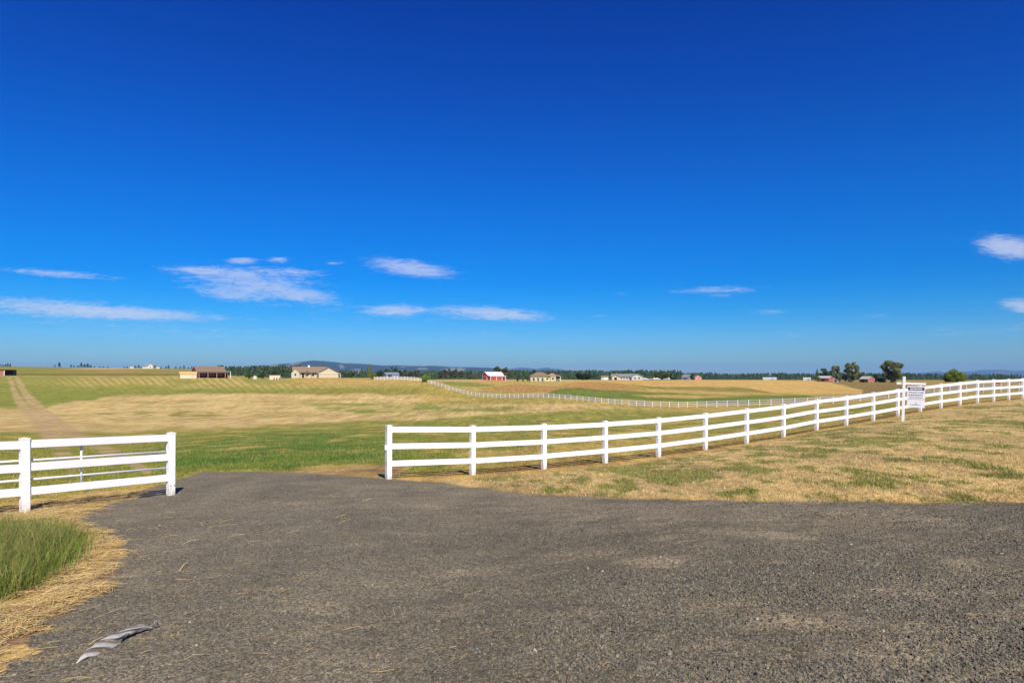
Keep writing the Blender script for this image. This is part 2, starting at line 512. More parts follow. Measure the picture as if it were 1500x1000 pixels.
    c = mixc(c, C_dry * np.array((1.05, .95, .9)), fringe * (.3 + .7 * sstep(.4, .6, n4)))
    sand = .75 * sstep(.46, .66, .42 * fbm(X / 2.6, Z / 1.2, 4, 141, .6) + .38 * fbm((X + .5 * Z) / .75, (Z - .3 * X) / .3, 4, 143, .62) + .2 * n1)
    for ex, ey, rx_, ry_, st_ in ((965, 824, 75, 9, 1.0), (1110, 783, 130, 10, .8), (1190, 908, 150, 20, 1.0), (1330, 870, 120, 9, .6), (470, 888, 90, 14, .9), (350, 790, 60, 10, .6),
                                  (560, 855, 120, 12, .5), (1000, 745, 200, 6, .5), (1450, 905, 110, 14, .7), (250, 850, 120, 26, .5), (700, 770, 160, 8, .45)):
        dd = np.hypot((px - ex + .25 * (py - ey)) / rx_, (py - ey - .06 * (px - ex)) / ry_) + 1.1 * (fbm(X / .5, Z / .35, 4, 147, .62) - .5)
        sand = np.maximum(sand, st_ * sstep(1.05, .35, dd))
    gcol = mixc(np.repeat(np.array((.138, .118, .080))[None], len(X), 0), np.array((.255, .208, .140)), .9 * sand)
    gcol = mixc(gcol, np.array((.195, .167, .118)), .6 * sstep(900, 300, px))
    gcol = mixc(gcol, C_straw * .8, .35 * sstep(.72, .80, fbm(X / .5, Z / .22, 3, 145)) * sstep(700, 250, px))
    c = c * (1 - gm[:, None]) + gcol * gm[:, None]
    return c, gm, wheat, track, sand * gm, verge * (1 - gm), lv * (1 - gm), px, py


def relief(X, Z, gm, sand):
    """small bumps of the ground in the near range"""
    r = np.hypot(X, Z)
    a = sstep(45, 14, r)
    h_g = .011 * (fbm(X / .16, Z / .16, 3, 201) - .5) + (.04 + .05 * sstep(-1, 5, X)) * (fbm(X / .9, Z / .40, 4, 203, .55) - .5) + .006 * (fbm(X / .05, Z / .05, 2, 205) - .5) * sstep(9, 5, r) * (1 - .7 * sand)
    h_f = .055 * (fbm(X / .55, Z / .55, 3, 211) - .5) + .035 * (fbm(X / .2, Z / .2, 2, 213) - .5)
    tt = (X + 3.0) * .6 - (Z - 16.58) * .8
    tl = (Z - 14.24) * .516 - (X + 7.12) * .857
    bare = np.maximum(np.exp(-((tt + .8) / 1.1) ** 2) * (X > -4), np.exp(-((tl - .6) / .9) ** 2) * (X < -6) * (Z < 16))
    h_f = h_f * (1 - .75 * bare)
    return a * (h_g * gm + h_f * (1 - gm)) - .004 * a


# ------------------------------------------------------------------ meshes and materials


def link(o, parent=None):
    COL.objects.link(o)
    if parent is not None:
        o.parent = parent
    return o


def tag(o, label=None, cat=None, group=None, kind=None):
    for k, v in (('label', label), ('category', cat), ('group', group), ('kind', kind)):
        if v:
            o[k] = v
    return o


def mesh_np(name, V, F, mat, col=None, smooth=False, parent=None, attr='Col'):
    V = np.ascontiguousarray(V, np.float32)
    F = np.ascontiguousarray(F, np.int32)
    me = bpy.data.meshes.new(name)
    k = F.shape[1]
    me.vertices.add(len(V))
    me.vertices.foreach_set('co', V.ravel())
    me.loops.add(F.size)
    me.loops.foreach_set('vertex_index', F.ravel())
    me.polygons.add(len(F))
    me.polygons.foreach_set('loop_start', np.arange(0, F.size, k, dtype=np.int32))
    me.polygons.foreach_set('loop_total', np.full(len(F), k, np.int32))
    me.polygons.foreach_set('use_smooth', np.full(len(F), smooth))
    if col is not None:
        at = me.attributes.new(attr, 'FLOAT_COLOR', 'POINT')
        rgba = np.ones((len(V), 4), np.float32)
        rgba[:, :3] = col
        at.data.foreach_set('color', rgba.ravel())
    me.update()
    me.validate()
    me.materials.append(mat)
    return link(bpy.data.objects.new(name, me), parent)


class MB:
    """collects simple solids and links them as one mesh object"""
    def __init__(s):
        s.v = []
        s.f = []

    def add(s, v, f):
        n = len(s.v)
        s.v += [tuple(p) for p in v]
        s.f += [tuple(i + n for i in q) for q in f]
        return s

    def box(s, x0, x1, y0, y1, z0, z1, top=None):
        t = top or 0
        v = [(x0, y0, z0), (x1, y0, z0), (x1, y1, z0), (x0, y1, z0), (x0 + t, y0 + t, z1), (x1 - t, y0 + t, z1), (x1 - t, y1 - t, z1), (x0 + t, y1 - t, z1)]
        return s.add(v, [(3, 2, 1, 0), (4, 5, 6, 7), (0, 1, 5, 4), (1, 2, 6, 5), (2, 3, 7, 6), (3, 0, 4, 7)])

    def prism(s, prof, a0, a1, axis='x'):
        """profile points (p, z) extruded along an axis"""
        n = len(prof)
        if axis == 'x':
            v = [(a0, p, z) for p, z in prof] + [(a1, p, z) for p, z in prof]
        else:
            v = [(p, a0, z) for p, z in prof] + [(p, a1, z) for p, z in prof]
        f = [tuple(range(n)), tuple(range(2 * n - 1, n - 1, -1))] + [(i, i + n, (i + 1) % n + n, (i + 1) % n) for i in range(n)]
        return s.add(v, f)

    def tube(s, a, b, r0, r1=None, n=8):
        a = Vector(a)
        b = Vector(b)
        r1 = r0 if r1 is None else r1
        d = (b - a).normalized()
        q = d.orthogonal().normalized()
        p = d.cross(q)
        v = []
        for c, r in ((a, r0), (b, r1)):
            for i in range(n):
                t = 2 * PI * i / n
                v.append(c + q * math.cos(t) * r + p * math.sin(t) * r)
        f = [(i, (i + 1) % n, (i + 1) % n + n, i + n) for i in range(n)] + [tuple(range(n - 1, -1, -1)), tuple(range(n, 2 * n))]
        return s.add(v, f)

    def build(s, name, mat, parent=None, bevel=0, smooth=False):
        me = bpy.data.meshes.new(name)
        me.from_pydata(s.v, [], s.f)
        me.update()
        import bmesh
        b = bmesh.new()
        b.from_mesh(me)
        bmesh.ops.recalc_face_normals(b, faces=b.faces)
        b.to_mesh(me)
        b.free()
        me.materials.append(mat)
        if smooth:
            for p in me.polygons:
                p.use_smooth = True
        o = bpy.data.objects.new(name, me)
        if bevel:
            m = o.modifiers.new('bevel', 'BEVEL')
            m.width = bevel
            m.segments = 2
            m.limit_method = 'ANGLE'
        return link(o, parent)


def mat(name, col, rough=0.7, var=0.15, scale=3.0, metal=0.0, bump=0.0, stretch=(1, 1, 1), dirt=None):
    m = bpy.data.materials.new(name)
    m.use_nodes = True
    t = NT(m.node_tree)
    b = t.n['Principled BSDF']
    tc = t.new('ShaderNodeTexCoord')
    v = t.scale(tc.outputs['Object'], stretch)
    n = t.noise(v, scale, 5, .6)
    f = t.rng(n, .25, .75, 1 - var, 1 + var)
    c = t.mix(1.0, (*col, 1), f, 'MULTIPLY')
    if dirt:
        geo = t.new('ShaderNodeSeparateXYZ')
        t.l.new(tc.outputs['Object'], geo.inputs[0])
        d = t.m('MULTIPLY', t.rng(geo.outputs[2], dirt[1], 0.0, 0, 1, True), t.rng(t.noise(tc.outputs['Object'], 14, 5), .35, .65))
        c = t.mix(d, c, (*dirt[0], 1))
    t.l.new(c, b.inputs['Base Color'])
    b.inputs['Roughness'].default_value = rough
    b.inputs['Metallic'].default_value = metal
    if bump:
        bn = t.new('ShaderNodeBump')
        bn.inputs['Strength'].default_value = bump
        bn.inputs['Distance'].default_value = .02
        t.l.new(n, bn.inputs['Height'])
        t.l.new(bn.outputs[0], b.inputs['Normal'])
    return m


def field_material():
    m = bpy.data.materials.new('field_grass')
    m.use_nodes = True
    t = NT(m.node_tree)
    b = t.n['Principled BSDF']
    at = t.new('ShaderNodeAttribute', attribute_name='Col')
    tc = t.new('ShaderNodeTexCoord')
    o = tc.outputs['Object']
    f1 = t.noise(o, 9.0, 6, .7)
    f2 = t.noise(t.scale(o, (1, .5, 1)), 1.3, 5, .65)
    f3 = t.noise(o, 40.0, 3, .7)
    k = t.m('MULTIPLY', t.rng(f1, .3, .7, .68, 1.32), t.rng(f2, .3, .7, .82, 1.18))
    k = t.m('MULTIPLY', k, t.rng(f3, .3, .7, .75, 1.25))
    f4 = t.noise(t.scale(o, (1, .08, 1)), .9, 6, .72)
    k = t.m('MULTIPLY', k, t.rng(f4, .32, .68, .66, 1.34))
    f5 = t.noise(t.scale(o, (1, .12, 1)), 2.6, 4, .7)
    k = t.m('MULTIPLY', k, t.rng(f5, .32, .68, .8, 1.2))
    c = t.mix(1.0, at.outputs['Color'], k, 'MULTIPLY')
    # dead stems among the green: hue wanders from blade to blade
    c = t.mix(t.rng(t.noise(o, 17.0, 4, .7), .50, .72, 0, .5), c, t.mix(1.0, c, (1.35, 1.1, .8), 'MULTIPLY'))
    t.l.new(c, b.inputs['Base Color'])
    b.inputs['Roughness'].default_value = .95
    b.inputs['Specular IOR Level'].default_value = .1
    bn = t.new('ShaderNodeBump')
    bn.inputs['Strength'].default_value = .9
    bn.inputs['Distance'].default_value = .06
    t.l.new(t.m('ADD', f1, t.m('MULTIPLY', f3, .5)), bn.inputs['Height'])
    t.l.new(bn.outputs[0], b.inputs['Normal'])
    return m


def gravel_material():
    m = bpy.data.materials.new('crushed_gravel')
    m.use_nodes = True
    t = NT(m.node_tree)
    b = t.n['Principled BSDF']
    at = t.new('ShaderNodeAttribute', attribute_name='Col')
    tc = t.new('ShaderNodeTexCoord')
    o = tc.outputs['Object']
    o = t.scale(o, (1, .52, 1))

    def vor(scale, feature='F1'):
        n = t.new('ShaderNodeTexVoronoi', feature=feature)
        wv = t.new('ShaderNodeVectorMath', operation='ADD')
        t.l.new(o, wv.inputs[0])
        ns = t.new('ShaderNodeTexNoise')
        t.l.new(o, ns.inputs['Vector'])
        ns.inputs['Scale'].default_value = scale * .8
        sc = t.new('ShaderNodeVectorMath', operation='SCALE')
        t.l.new(ns.outputs['Color'], sc.inputs[0])
        sc.inputs['Scale'].default_value = .6 / scale
        t.l.new(sc.outputs[0], wv.inputs[1])
        t.l.new(wv.outputs[0], n.inputs['Vector'])
        n.inputs['Scale'].default_value = scale
        return n
    va, vb = vor(56), vor(120)
    sa = t.new('ShaderNodeSeparateColor')
    t.l.new(va.outputs['Color'], sa.inputs[0])
    sb = t.new('ShaderNodeSeparateColor')
    t.l.new(vb.outputs['Color'], sb.inputs[0])
    bright = t.m('MULTIPLY', t.rng(sa.outputs[0], 0, 1, .58, 1.42), t.rng(sb.outputs[0], 0, 1, .62, 1.4))
    big = t.noise(o, 1.1, 5, .6)
    bright = t.m('MULTIPLY', bright, t.rng(big, .3, .7, .8, 1.2))
    c = t.mix(1.0, at.outputs['Color'], bright, 'MULTIPLY')
    warm = t.mix(1.0, c, (1.12, 1.02, .88), 'MULTIPLY')
    c = t.mix(t.rng(sa.outputs[1], .55, .95, 0, .8), c, warm)
    fines = t.rng(t.noise(o, 6, 5, .65), .52, .68, 0, .5)
    c = t.mix(fines, c, at.outputs['Color'])
    t.l.new(c, b.inputs['Base Color'])
    b.inputs['Roughness'].default_value = .88
    b.inputs['Specular IOR Level'].default_value = .25
    h = t.m('ADD', t.m('MULTIPLY', va.outputs['Distance'], -1.0), t.m('MULTIPLY', vb.outputs['Distance'], -.5))
    bn = t.new('ShaderNodeBump')
    bn.inputs['Strength'].default_value = .75
    bn.inputs['Distance'].default_value = .016
    t.l.new(h, bn.inputs['Height'])
    t.l.new(bn.outputs[0], b.inputs['Normal'])
    return m


def attr_material(name, rough=.8, trans=0.0, var=.2, scale=8):
    m = bpy.data.materials.new(name)
    m.use_nodes = True
    t = NT(m.node_tree)
    b = t.n['Principled BSDF']
    at = t.new('ShaderNodeAttribute', attribute_name='Col')
    tc = t.new('ShaderNodeTexCoord')
    n = t.noise(tc.outputs['Object'], scale, 3, .6)
    c = t.mix(1.0, at.outputs['Color'], t.rng(n, .25, .75, 1 - var, 1 + var), 'MULTIPLY')
    t.l.new(c, b.inputs['Base Color'])
    b.inputs['Roughness'].default_value = rough
    b.inputs['Specular IOR Level'].default_value = .2
    if trans:
        out = t.n['Material Output']
        tr = t.new('ShaderNodeBsdfTranslucent')
        t.l.new(c, tr.inputs['Color'])
        mx = t.new('ShaderNodeMixShader')
        mx.inputs[0].default_value = trans
        t.l.new(b.outputs[0], mx.inputs[1])
        t.l.new(tr.outputs[0], mx.inputs[2])
        t.l.new(mx.outputs[0], out.inputs['Surface'])
    return m


M_field = field_material()
M_gravel = gravel_material()
M_blade = attr_material('grass_blades', .75, .3, .15, 5)
M_leaf = attr_material('leaves', .7, .35, .25, 1.5)
M_stone = attr_material('stones', .85, 0, .2, 30)

# ------------------------------------------------------------------ the land: one sheet, cut along the borders of its surfaces
az_in = np.arange(-39.0, 39.001, 0.095)
az_all = np.concatenate([np.arange(-180, -60, 4.0), np.arange(-60, -39, 1.0), az_in, np.arange(39.6, 60, 1.0), np.arange(60, 180, 4.0)])
rr = [.3, .7, 1.2, 1.8, 2.4, 3.0, 3.4]
while rr[-1] < 60:
    rr.append(rr[-1] + max(.012, rr[-1] ** 2 / 1000 / 2.0 / 1.15))
while rr[-1] < 900:
    rr.append(rr[-1] * 1.0125 + .3)
while rr[-1] < 30000:
    rr.append(rr[-1] * 1.12)
rr = np.array(rr)
A, R = np.meshgrid(np.radians(az_all), rr, indexing='ij')
GX = (R * np.sin(A)).ravel()
GZ = (R * np.cos(A)).ravel()
GH = ground_smooth(GX, GZ)
Gcol, Ggm, Gwh, Gtr, Gsand, Gverge, Glv, Gpx, Gpy = land(GX, GZ, GH)
GHr = GH + relief(GX, GZ, Ggm, Gsand)
na, nr = A.shape
idx = np.arange(na * nr).reshape(na, nr)
i0, i1 = idx, np.roll(idx, -1, 0)
F = np.stack([i0[:, :-1], i0[:, 1:], i1[:, 1:], i1[:, :-1]], -1).reshape(-1, 4)
F = F[:, ::-1]
GV = np.stack([GX, GZ, GHr], 1)
fm = lambda a: a[F].mean(1)
part = np.zeros(len(F), int)
part[fm(Gtr) > .5] = 3
part[fm(Gwh) > .5] = 2
part[fm(Ggm) > .5] = 1


def sub(name, k, m):
    f = F[part == k]
    u, inv = np.unique(f, return_inverse=True)
    v = GV[u]
    ff = inv.reshape(-1, 4)
    c = Gcol[u]
    o = mesh_np(name, v, ff, m, c, True)
    o['kind'] = 'structure'
    return o


sub('grass_field', 0, M_field)
sub('gravel_drive', 1, M_gravel)
sub('wheat_field', 2, M_field)
sub('dirt_track', 3, M_field)
# disc right under the camera, closing the sheet
nb = MB()
ring = [tuple(GV[idx[i, 0]]) for i in range(0, na, 8)]
nb.add([(0, 0, float(GV[idx[:, 0], 2].mean()))] + ring, [(0, i + 1, (i + 1) % len(ring) + 1) for i in range(len(ring))])
o = nb.build('gravel_patch', mat('gravel_plain', (.1, .09, .075), .9, .4, 40))
o['kind'] = 'structure'


def gz(x, y):
    return float(ground_smooth([x], [y])[0])


def at(px, Z):
    x = (px - CX) / FPX * Z
    return Vector((x, Z, gz(x, Z)))


# ------------------------------------------------------------------ hills
def hills(name, prof, dist, depth, label, cols):
    xs = np.arange(prof[0][0], prof[-1][0] + .1, 2.0)
    yt = np.interp(xs, [p[0] for p in prof], [p[1] for p in prof])
    yt = yt - 1.3 * (fbm(xs / 14, xs * 0, 4, 301) - .5) * np.clip((HY + 1 - yt) / 6, 0, 1)
    rows = 22
    V = []
    C = []
    for j in range(rows):
        f = j / (rows - 1)
        d = dist + depth * f
        hgt = np.sin(np.clip(f * 1.25, 0, 1) * PI / 2) ** 1.3
        peak = (HY - yt) / FPX * (dist + depth * .8)
        base = -0.005 * d - 40
        wob = (fbm(xs / 20, np.full_like(xs, f * 5), 4, 303) - .5) * .5 * (1 - hgt * .9)
        z = base + (peak - base) * np.clip(hgt + wob * hgt, 0, 1.0)
        if f > .8:
            z = base + (peak - base) * (1 - ((f - .8) / .2) ** 2 * .5)
        V.append(np.stack([(xs - CX) / FPX * d, np.full_like(xs, d), z + EYE], 1))
        clr = sstep(.60, .68, fbm(xs / 16, np.full_like(xs, f * 6.), 4, 305))
        C.append(cols[0][None] * (1 - clr[:, None]) + cols[1][None] * clr[:, None])
    V = np.concatenate(V)
    n = len(xs)
    I = np.arange(rows * n).reshape(rows, n)
    Fh = np.stack([I[:-1, :-1], I[:-1, 1:], I[1:, 1:], I[1:, :-1]], -1).reshape(-1, 4)
    o = mesh_np(name, V, Fh, M_hill, np.concatenate(C), True)
    tag(o, kind='structure')
    return o


M_hill = attr_material('wooded_hills', .95, 0, .25, .004)
wood = np.array((.020, .034, .018))
clearing = np.array((.22, .20, .15))
hills('hills', [(250, 551), (300, 547), (330, 543), (360, 538), (385, 535.5), (405, 533), (425, 532), (440, 529.5), (458, 528), (475, 528.8), (490, 530.5), (503, 532.4),
                (515, 531.8), (535, 533), (560, 535), (590, 535.5), (620, 536.5), (640, 536), (665, 537.5), (700, 538), (730, 539.5), (760, 543), (800, 547), (850, 551)],
      7500, 3500, None, (wood, clearing))
hills('far_hills', [(650, 551), (700, 545), (740, 540.5), (765, 538), (785, 540.5), (800, 538.3), (815, 540), (850, 543), (900, 543.5), (940, 545), (965, 547), (985, 544.8), (1000, 546.5),
                    (1040, 549), (1100, 550), (1250, 550), (1310, 548), (1345, 546), (1370, 543.6), (1392, 545.6), (1415, 543.8), (1440, 541.8), (1465, 541), (1485, 542.5),
                    (1500, 543), (1530, 541.5), (1600, 546), (1700, 551)],
      14000, 5000, None, (np.array((.028, .045, .03)), np.array((.07, .075, .06))))

# ------------------------------------------------------------------ haze: one box of thin air over the whole scene
hz = MB().box(-28000, 28000, -1500, 20500, -330, 300).build('haze', None)
hz.data.materials.clear()
mh = bpy.data.materials.new('thin_air')
mh.use_nodes = True
th = NT(mh.node_tree)
th.n.clear()
pv = th.new('ShaderNodeVolumePrincipled')
pv.inputs['Color'].default_value = (.30, .58, 1.0, 1)
pv.inputs['Density'].default_value = 5.0e-5
ho = th.new('ShaderNodeOutputMaterial')
th.l.new(pv.outputs[0], ho.inputs['Volume'])
hz.data.materials.append(mh)
hz['kind'] = 'stuff'

# ------------------------------------------------------------------ white rail fences
M_vinyl = mat('white_vinyl', (.80, .80, .79), .42, .04, 3, dirt=((.42, .35, .25), .22))
M_rail = mat('white_vinyl_rail', (.80, .80, .79), .42, .06, 1.2)
M_vfar = mat('white_vinyl_far', (.80, .80, .79), .5, .03, 2)
M_bolt = mat('dark_steel', (.08, .08, .085), .5, .2, 30, .6)
M_gate = mat('white_painted_tube', (.78, .79, .80), .4, .04, 3)
PH, PWD = 1.31, .127
RAILS = (.368, .783, 1.187)


def post_mesh(name, p, ang, parent, cap=True, h=PH, lean=(0, 0)):
    m = MB().box(-PWD / 2, PWD / 2, -PWD / 2, PWD / 2, -.25, h - .035)
    o = m.build(name, M_vinyl, parent, .006)
    o.location = p
    o.rotation_euler = (lean[0], lean[1], ang)
    if cap:
        c = MB()
        c.box(-.067, .067, -.067, .067, h - .035, h - .012)
        c.add([(-.066, -.066, h - .0118), (.066, -.066, h - .0118), (.066, .066, h - .0118), (-.066, .066, h - .0118), (0, 0, h + .004)],
              [(0, 1, 4), (1, 2, 4), (2, 3, 4), (3, 0, 4), (3, 2, 1, 0)])
        c.build('post_cap', M_rail, o)
    return o


def rail_between(a, b, z, parent, th=.038, hh=.14, name='rail', m=None):
    """a flat board from post to post, following the fall of the land"""
    a = Vector(a)
    b = Vector(b)
    d = (b - a)
    d.z = 0
    d.normalize()
    n = Vector((-d.y, d.x, 0)) * th / 2
    a2 = a + d * (PWD / 2 - .02)
    b2 = b - d * (PWD / 2 - .02)
    v = []
    for p in (a2, b2):
        for s, zz in ((-1, -hh / 2), (1, -hh / 2), (1, hh / 2), (-1, hh / 2)):
            v.append(p + n * s + Vector((0, 0, z + zz)))
    f = [(0, 1, 2, 3), (7, 6, 5, 4), (0, 4, 5, 1), (1, 5, 6, 2), (2, 6, 7, 3), (3, 7, 4, 0)]
    return MB().add(v, f).build(name, m or M_rail, parent, .004)


def near_fence(name, pts, label, ang, caps=True):
    root = link(bpy.data.objects.new(name, None))
    tag(root, label, 'fence', 'white three rail vinyl fences')
    R_ = random.Random(len(pts))
    posts = [post_mesh('post', p, ang, root, True, PH, (R_.uniform(-.006, .006), R_.uniform(-.006, .006))) for p in pts]
    for a, b in zip(pts[:-1], pts[1:]):
        for z in RAILS:
            rail_between(a, b, z + R_.uniform(-.008, .008), root)
    return root, posts


pts = []
for t in range(0, 24):
    X, Z = near_post(t)
    pts.append(Vector((X, Z, gz(X, Z))))
fence_r, posts_r = near_fence('rail_fence', pts, 'long white three rail fence climbing the dry verge behind the hanging sign', math.atan2(1.468, 1.954))
# latch and bolt holes on its end post
lt = MB()
lt.box(-.105, -.0655, -.03, .03, .70, .82)
lt.build('gate_latch', M_gate, posts_r[0], .004)
for z0, z1 in ((.30, .42), (1.14, 1.25)):
    MB().box(-.0665, -.0642, -.008, .008, z0, z1).build('slot', M_bolt, posts_r[0])

# left fence
ldir = Vector((1.41, 2.34, 0)).normalized()
pl = [Vector((-7.12, 14.24, 0)) - ldir * 2.70 * k for k in range(0, 4)]
pl = [Vector((p.x, p.y, gz(p.x, p.y))) for p in pl]
fence_l, posts_l = near_fence('rail_fence', pl[::-1], 'short white three rail fence beside the tall green grass, with tube gate behind', math.atan2(ldir.y, ldir.x))
for s in (-1, 1):
    MB().tube((.04 * s, -.0640, .20), (.04 * s, -.072, .20), .011, n=10).build('bolt', M_bolt, posts_l[-1])
MB().tube((.0640, .04, .20), (.072, .04, .20), .011, n=10).build('bolt', M_bolt, posts_l[-1])

# white tube gate swung open behind the left fence
gate = link(bpy.data.objects.new('tube_gate', None))
tag(gate, 'white tubular steel gate swung open flat behind the left fence', 'gate')
gn = Vector((-ldir.y, ldir.x, 0))
gate.location = pl[0] + gn * .088
gate.rotation_euler = (0, 0, math.atan2(-ldir.y, -ldir.x))
drop = (pl[1].z - pl[0].z) / 2.70
GL = 4.25


def gpt(x, z):
    return (x, 0, z + drop * x)


for z in (.36, .56, .90, 1.18):
    MB().tube(gpt(.02, z), gpt(GL, z), .019, n=12).build('bar', M_gate, gate, 0, True)
for x in (.02, GL):
    MB().tube(gpt(x, .33), gpt(x, 1.22), .024, n=12).build('upright', M_gate, gate, 0, True)
MB().tube(gpt(1.72, .36), gpt(1.72, 1.18), .019, n=12).build('brace', M_gate, gate, 0, True)
for z in (.45, 1.05):
    MB().box(-.05, .04, -.012, .012, z - .02, z + .02).build('hinge', M_bolt, gate)

# far fence
ff = [(627, 246), (633, 243), (660, 233), (690, 222), (745, 204), (800, 188), (860, 174), (905, 164), (950, 156), (1010, 147), (1090, 137), (1160, 129), (1230, 122), (1300, 115), (1396, 106),
      (1500, 97), (1580, 91), (1640, 87)]
fz = np.array(ff, float)
PXs = np.linspace(627, 1640, 4000)
Zs = np.interp(PXs, fz[:, 0], fz[:, 1])
ker = np.ones(301) / 301
Zp = np.concatenate([np.linspace(Zs[0] + (Zs[0] - Zs[150]), Zs[0], 150, endpoint=False), Zs, np.linspace(Zs[-1], 2 * Zs[-1] - Zs[-151], 150)])
Zs = np.convolve(Zp, ker, 'valid')[:4000]
Xs = (PXs - CX) / FPX * Zs
arc = np.concatenate([[0], np.cumsum(np.hypot(np.diff(Xs), np.diff(Zs)))])


def far_fence(name, label, X, Z, width=.13, railh=.14):
    root = link(bpy.data.objects.new(name, None))
    H = ground_smooth(X, Z)
    tag(root, label, 'fence', 'white three rail vinyl fences')
    P = [Vector((a, b, c)) for a, b, c in zip(X, Z, H)]
    root.location = P[len(P) // 2]
    off = P[len(P) // 2]
    for i, p in enumerate(P):
        q = P[min(i + 1, len(P) - 1)] - P[max(i - 1, 0)]
        o = MB().box(-width / 2, width / 2, -width / 2, width / 2, -.2, PH).build('post', M_vfar, root)
        o.location = p - off
        o.rotation_euler = (0, 0, math.atan2(q.y, q.x))
    for z in RAILS:
        m = MB()
        for a, b in zip(P[:-1], P[1:]):
            d = (b - a)
            d.z = 0
            d.normalize()
            n = Vector((-d.y, d.x, 0)) * .02
            v = []
            for p, e in ((a, d * .03), (b, d * -.03)):
                for s, zz in ((-1, -railh / 2), (1, -railh / 2), (1, railh / 2), (-1, railh / 2)):
                    v.append(p - off + e + n * s + Vector((0, 0, z + zz)))
            m.add(v, [(0, 1, 2, 3), (7, 6, 5, 4), (0, 4, 5, 1), (1, 5, 6, 2), (2, 6, 7, 3), (3, 7, 4, 0)])
        m.build('rail', M_vfar, root)
    return root


n = int(arc[-1] / 2.44)
s = np.arange(n + 1) * 2.44
far_fence('rail_fence', 'white three rail fence curving across the hollow from round bush to right', np.interp(s, arc, Xs), np.interp(s, arc, Zs))
cpx = np.linspace(548, 622, 16)
cz = np.linspace(262, 249, 16)
far_fence('rail_fence', 'short white fence on the crest between two green bushes', (cpx - CX) / FPX * cz, cz)

# ------------------------------------------------------------------ hanging sign
M_swhite = mat('white_sign_paint', (.78, .78, .79), .5, .03, 4, dirt=((.5, .42, .3), .12))
M_panel = mat('white_sign_panel', (.74, .74, .78), .4, .02, 4)
M_navy = mat('navy_print', (.030, .024, .065), .5, .08, 10)
M_print = mat('grey_print', (.09, .085, .14), .5, .08, 10)
sp = at(1322.5, 27.3)
sign = link(bpy.data.objects.new('hanging_sign', None))
sign.location = sp
sign.rotation_euler = (0, math.radians(1.6), math.radians(-32))
tag(sign, 'white realty sign hanging from an L post on the dry verge', 'sign')
MB().box(-.05, .05, -.05, .05, -.2, 1.80, .0).build('post', M_swhite, sign, .006)
MB().box(-.26, -.0505, -.022, .022, 1.48, 1.57).box(.0505, .75, -.022, .022, 1.48, 1.57).build('arm', M_swhite, sign, .004)
pan = MB().box(.12, .73, -.010, .010, .58, 1.43).build('panel', M_panel, sign, .002)
hk = MB()
for x in (.2, .65):
    hk.tube((x, 0, 1.42), (x, 0, 1.49), .006)
hk.build('hook', M_bolt, sign)
MB().box(.145, .705, -.0135, -.0105, 1.27, 1.385).build('header_band', M_navy, pan)


def text(body, size, x, z, parent, m, bold=0.0, name='lettering', y=-.0140):
    cu = bpy.data.curves.new(name, 'FONT')
    cu.body = body
    cu.size = size
    cu.align_x = 'CENTER'
    cu.align_y = 'CENTER'
    cu.extrude = .0008
    cu.offset = bold
    tmp = bpy.data.objects.new('tmp', cu)
    COL.objects.link(tmp)
    dg = bpy.context.evaluated_depsgraph_get()
    me = bpy.data.meshes.new_from_object(tmp.evaluated_get(dg))
    bpy.data.objects.remove(tmp)
    me.materials.clear()
    me.materials.append(m)
    o = bpy.data.objects.new(name, me)
    link(o, parent)
    o.location = (x, y, z)
    o.rotation_euler = (PI / 2, 0, 0)
    return o


bd = MB()
for x0, x1 in ((.22, .33), (.345, .47), (.485, .63)):
    bd.box(x0, x1, -.0152, -.0136, 1.305, 1.350)
bd.build('band_print', M_panel, pan)
text('VALLEY OAK', .092, .425, 1.175, pan, M_navy, .001, y=-.0115)
# lines of print too small to read: rows of short dark strokes, one per word
pr = MB()
R_ = random.Random(3)
for z, hgt, x0, x1 in ((1.075, .040, .17, .68), (.985, .028, .20, .65), (.915, .016, .16, .70), (.74, .028, .40, .46), (.69, .022, .24, .61)):
    x = x0
    while x < x1 - .02:
        wd = R_.uniform(.035, .09)
        pr.box(x, min(x + wd, x1), -.0125, -.0104, z - hgt / 2, z + hgt / 2)
        x += wd + .016
pr.build('small_print', M_print, pan)

# ------------------------------------------------------------------ culvert sheet sticking out of the gravel
M_galv = mat('galvanised_steel', (.66, .60, .50), .30, .35, 14, .7)
M_galv.node_tree.nodes['Principled BSDF'].inputs['Metallic'].default_value = .7
a = at(107, 4.26)
b = at(221, 4.98)
ax = (b - a)
ax.z = 0
Lc = ax.length
ax.normalize()
sd = Vector((ax.y, -ax.x, 0))      # towards the right and the camera
nu, nv = 90, 14
cv = []
cr_ = []
cf = []
for i in range(nu + 1):
    u = i / nu
    env = math.sin(PI * min(1, u * .84 + .05)) ** .9
    thin = float(sstep(.46, .66, np.array(u)))
    hmax = .066 * env * (1 - .62 * thin) + .006
    lift = .040 * thin * float(sstep(1.03, .86, np.array(u)))
    for j in range(nv + 1):
        v = j / nv
        reach = .045 * env * (1 - .4 * thin) + .006
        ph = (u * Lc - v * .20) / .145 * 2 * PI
        cor = .017 * (math.sin(ph) + .35 * math.sin(2 * ph)) * min(1, 5 * u, 5 * (1 - u)) * (1 - .5 * thin) * math.sin(PI * (.12 + .76 * v)) ** 1.2
        hgt = hmax * (1 - v ** 1.5) - .03 * v * (1 - thin) - .03 * max(0.0, 1 - 7 * u)
        q = a + ax * (u * Lc) + sd * (reach * (1 - (1 - v) ** 2.2) + cor - .035 * math.sin(PI * u)) + Vector((0, 0, hgt + lift - .004))
        q.z += gz(q.x, q.y) - a.z
        cv.append(q)
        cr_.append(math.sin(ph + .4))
for i in range(nu):
    for j in range(nv):
        k = i * (nv + 1) + j
        cf.append((k, k + 1, k + nv + 2, k + nv + 1))
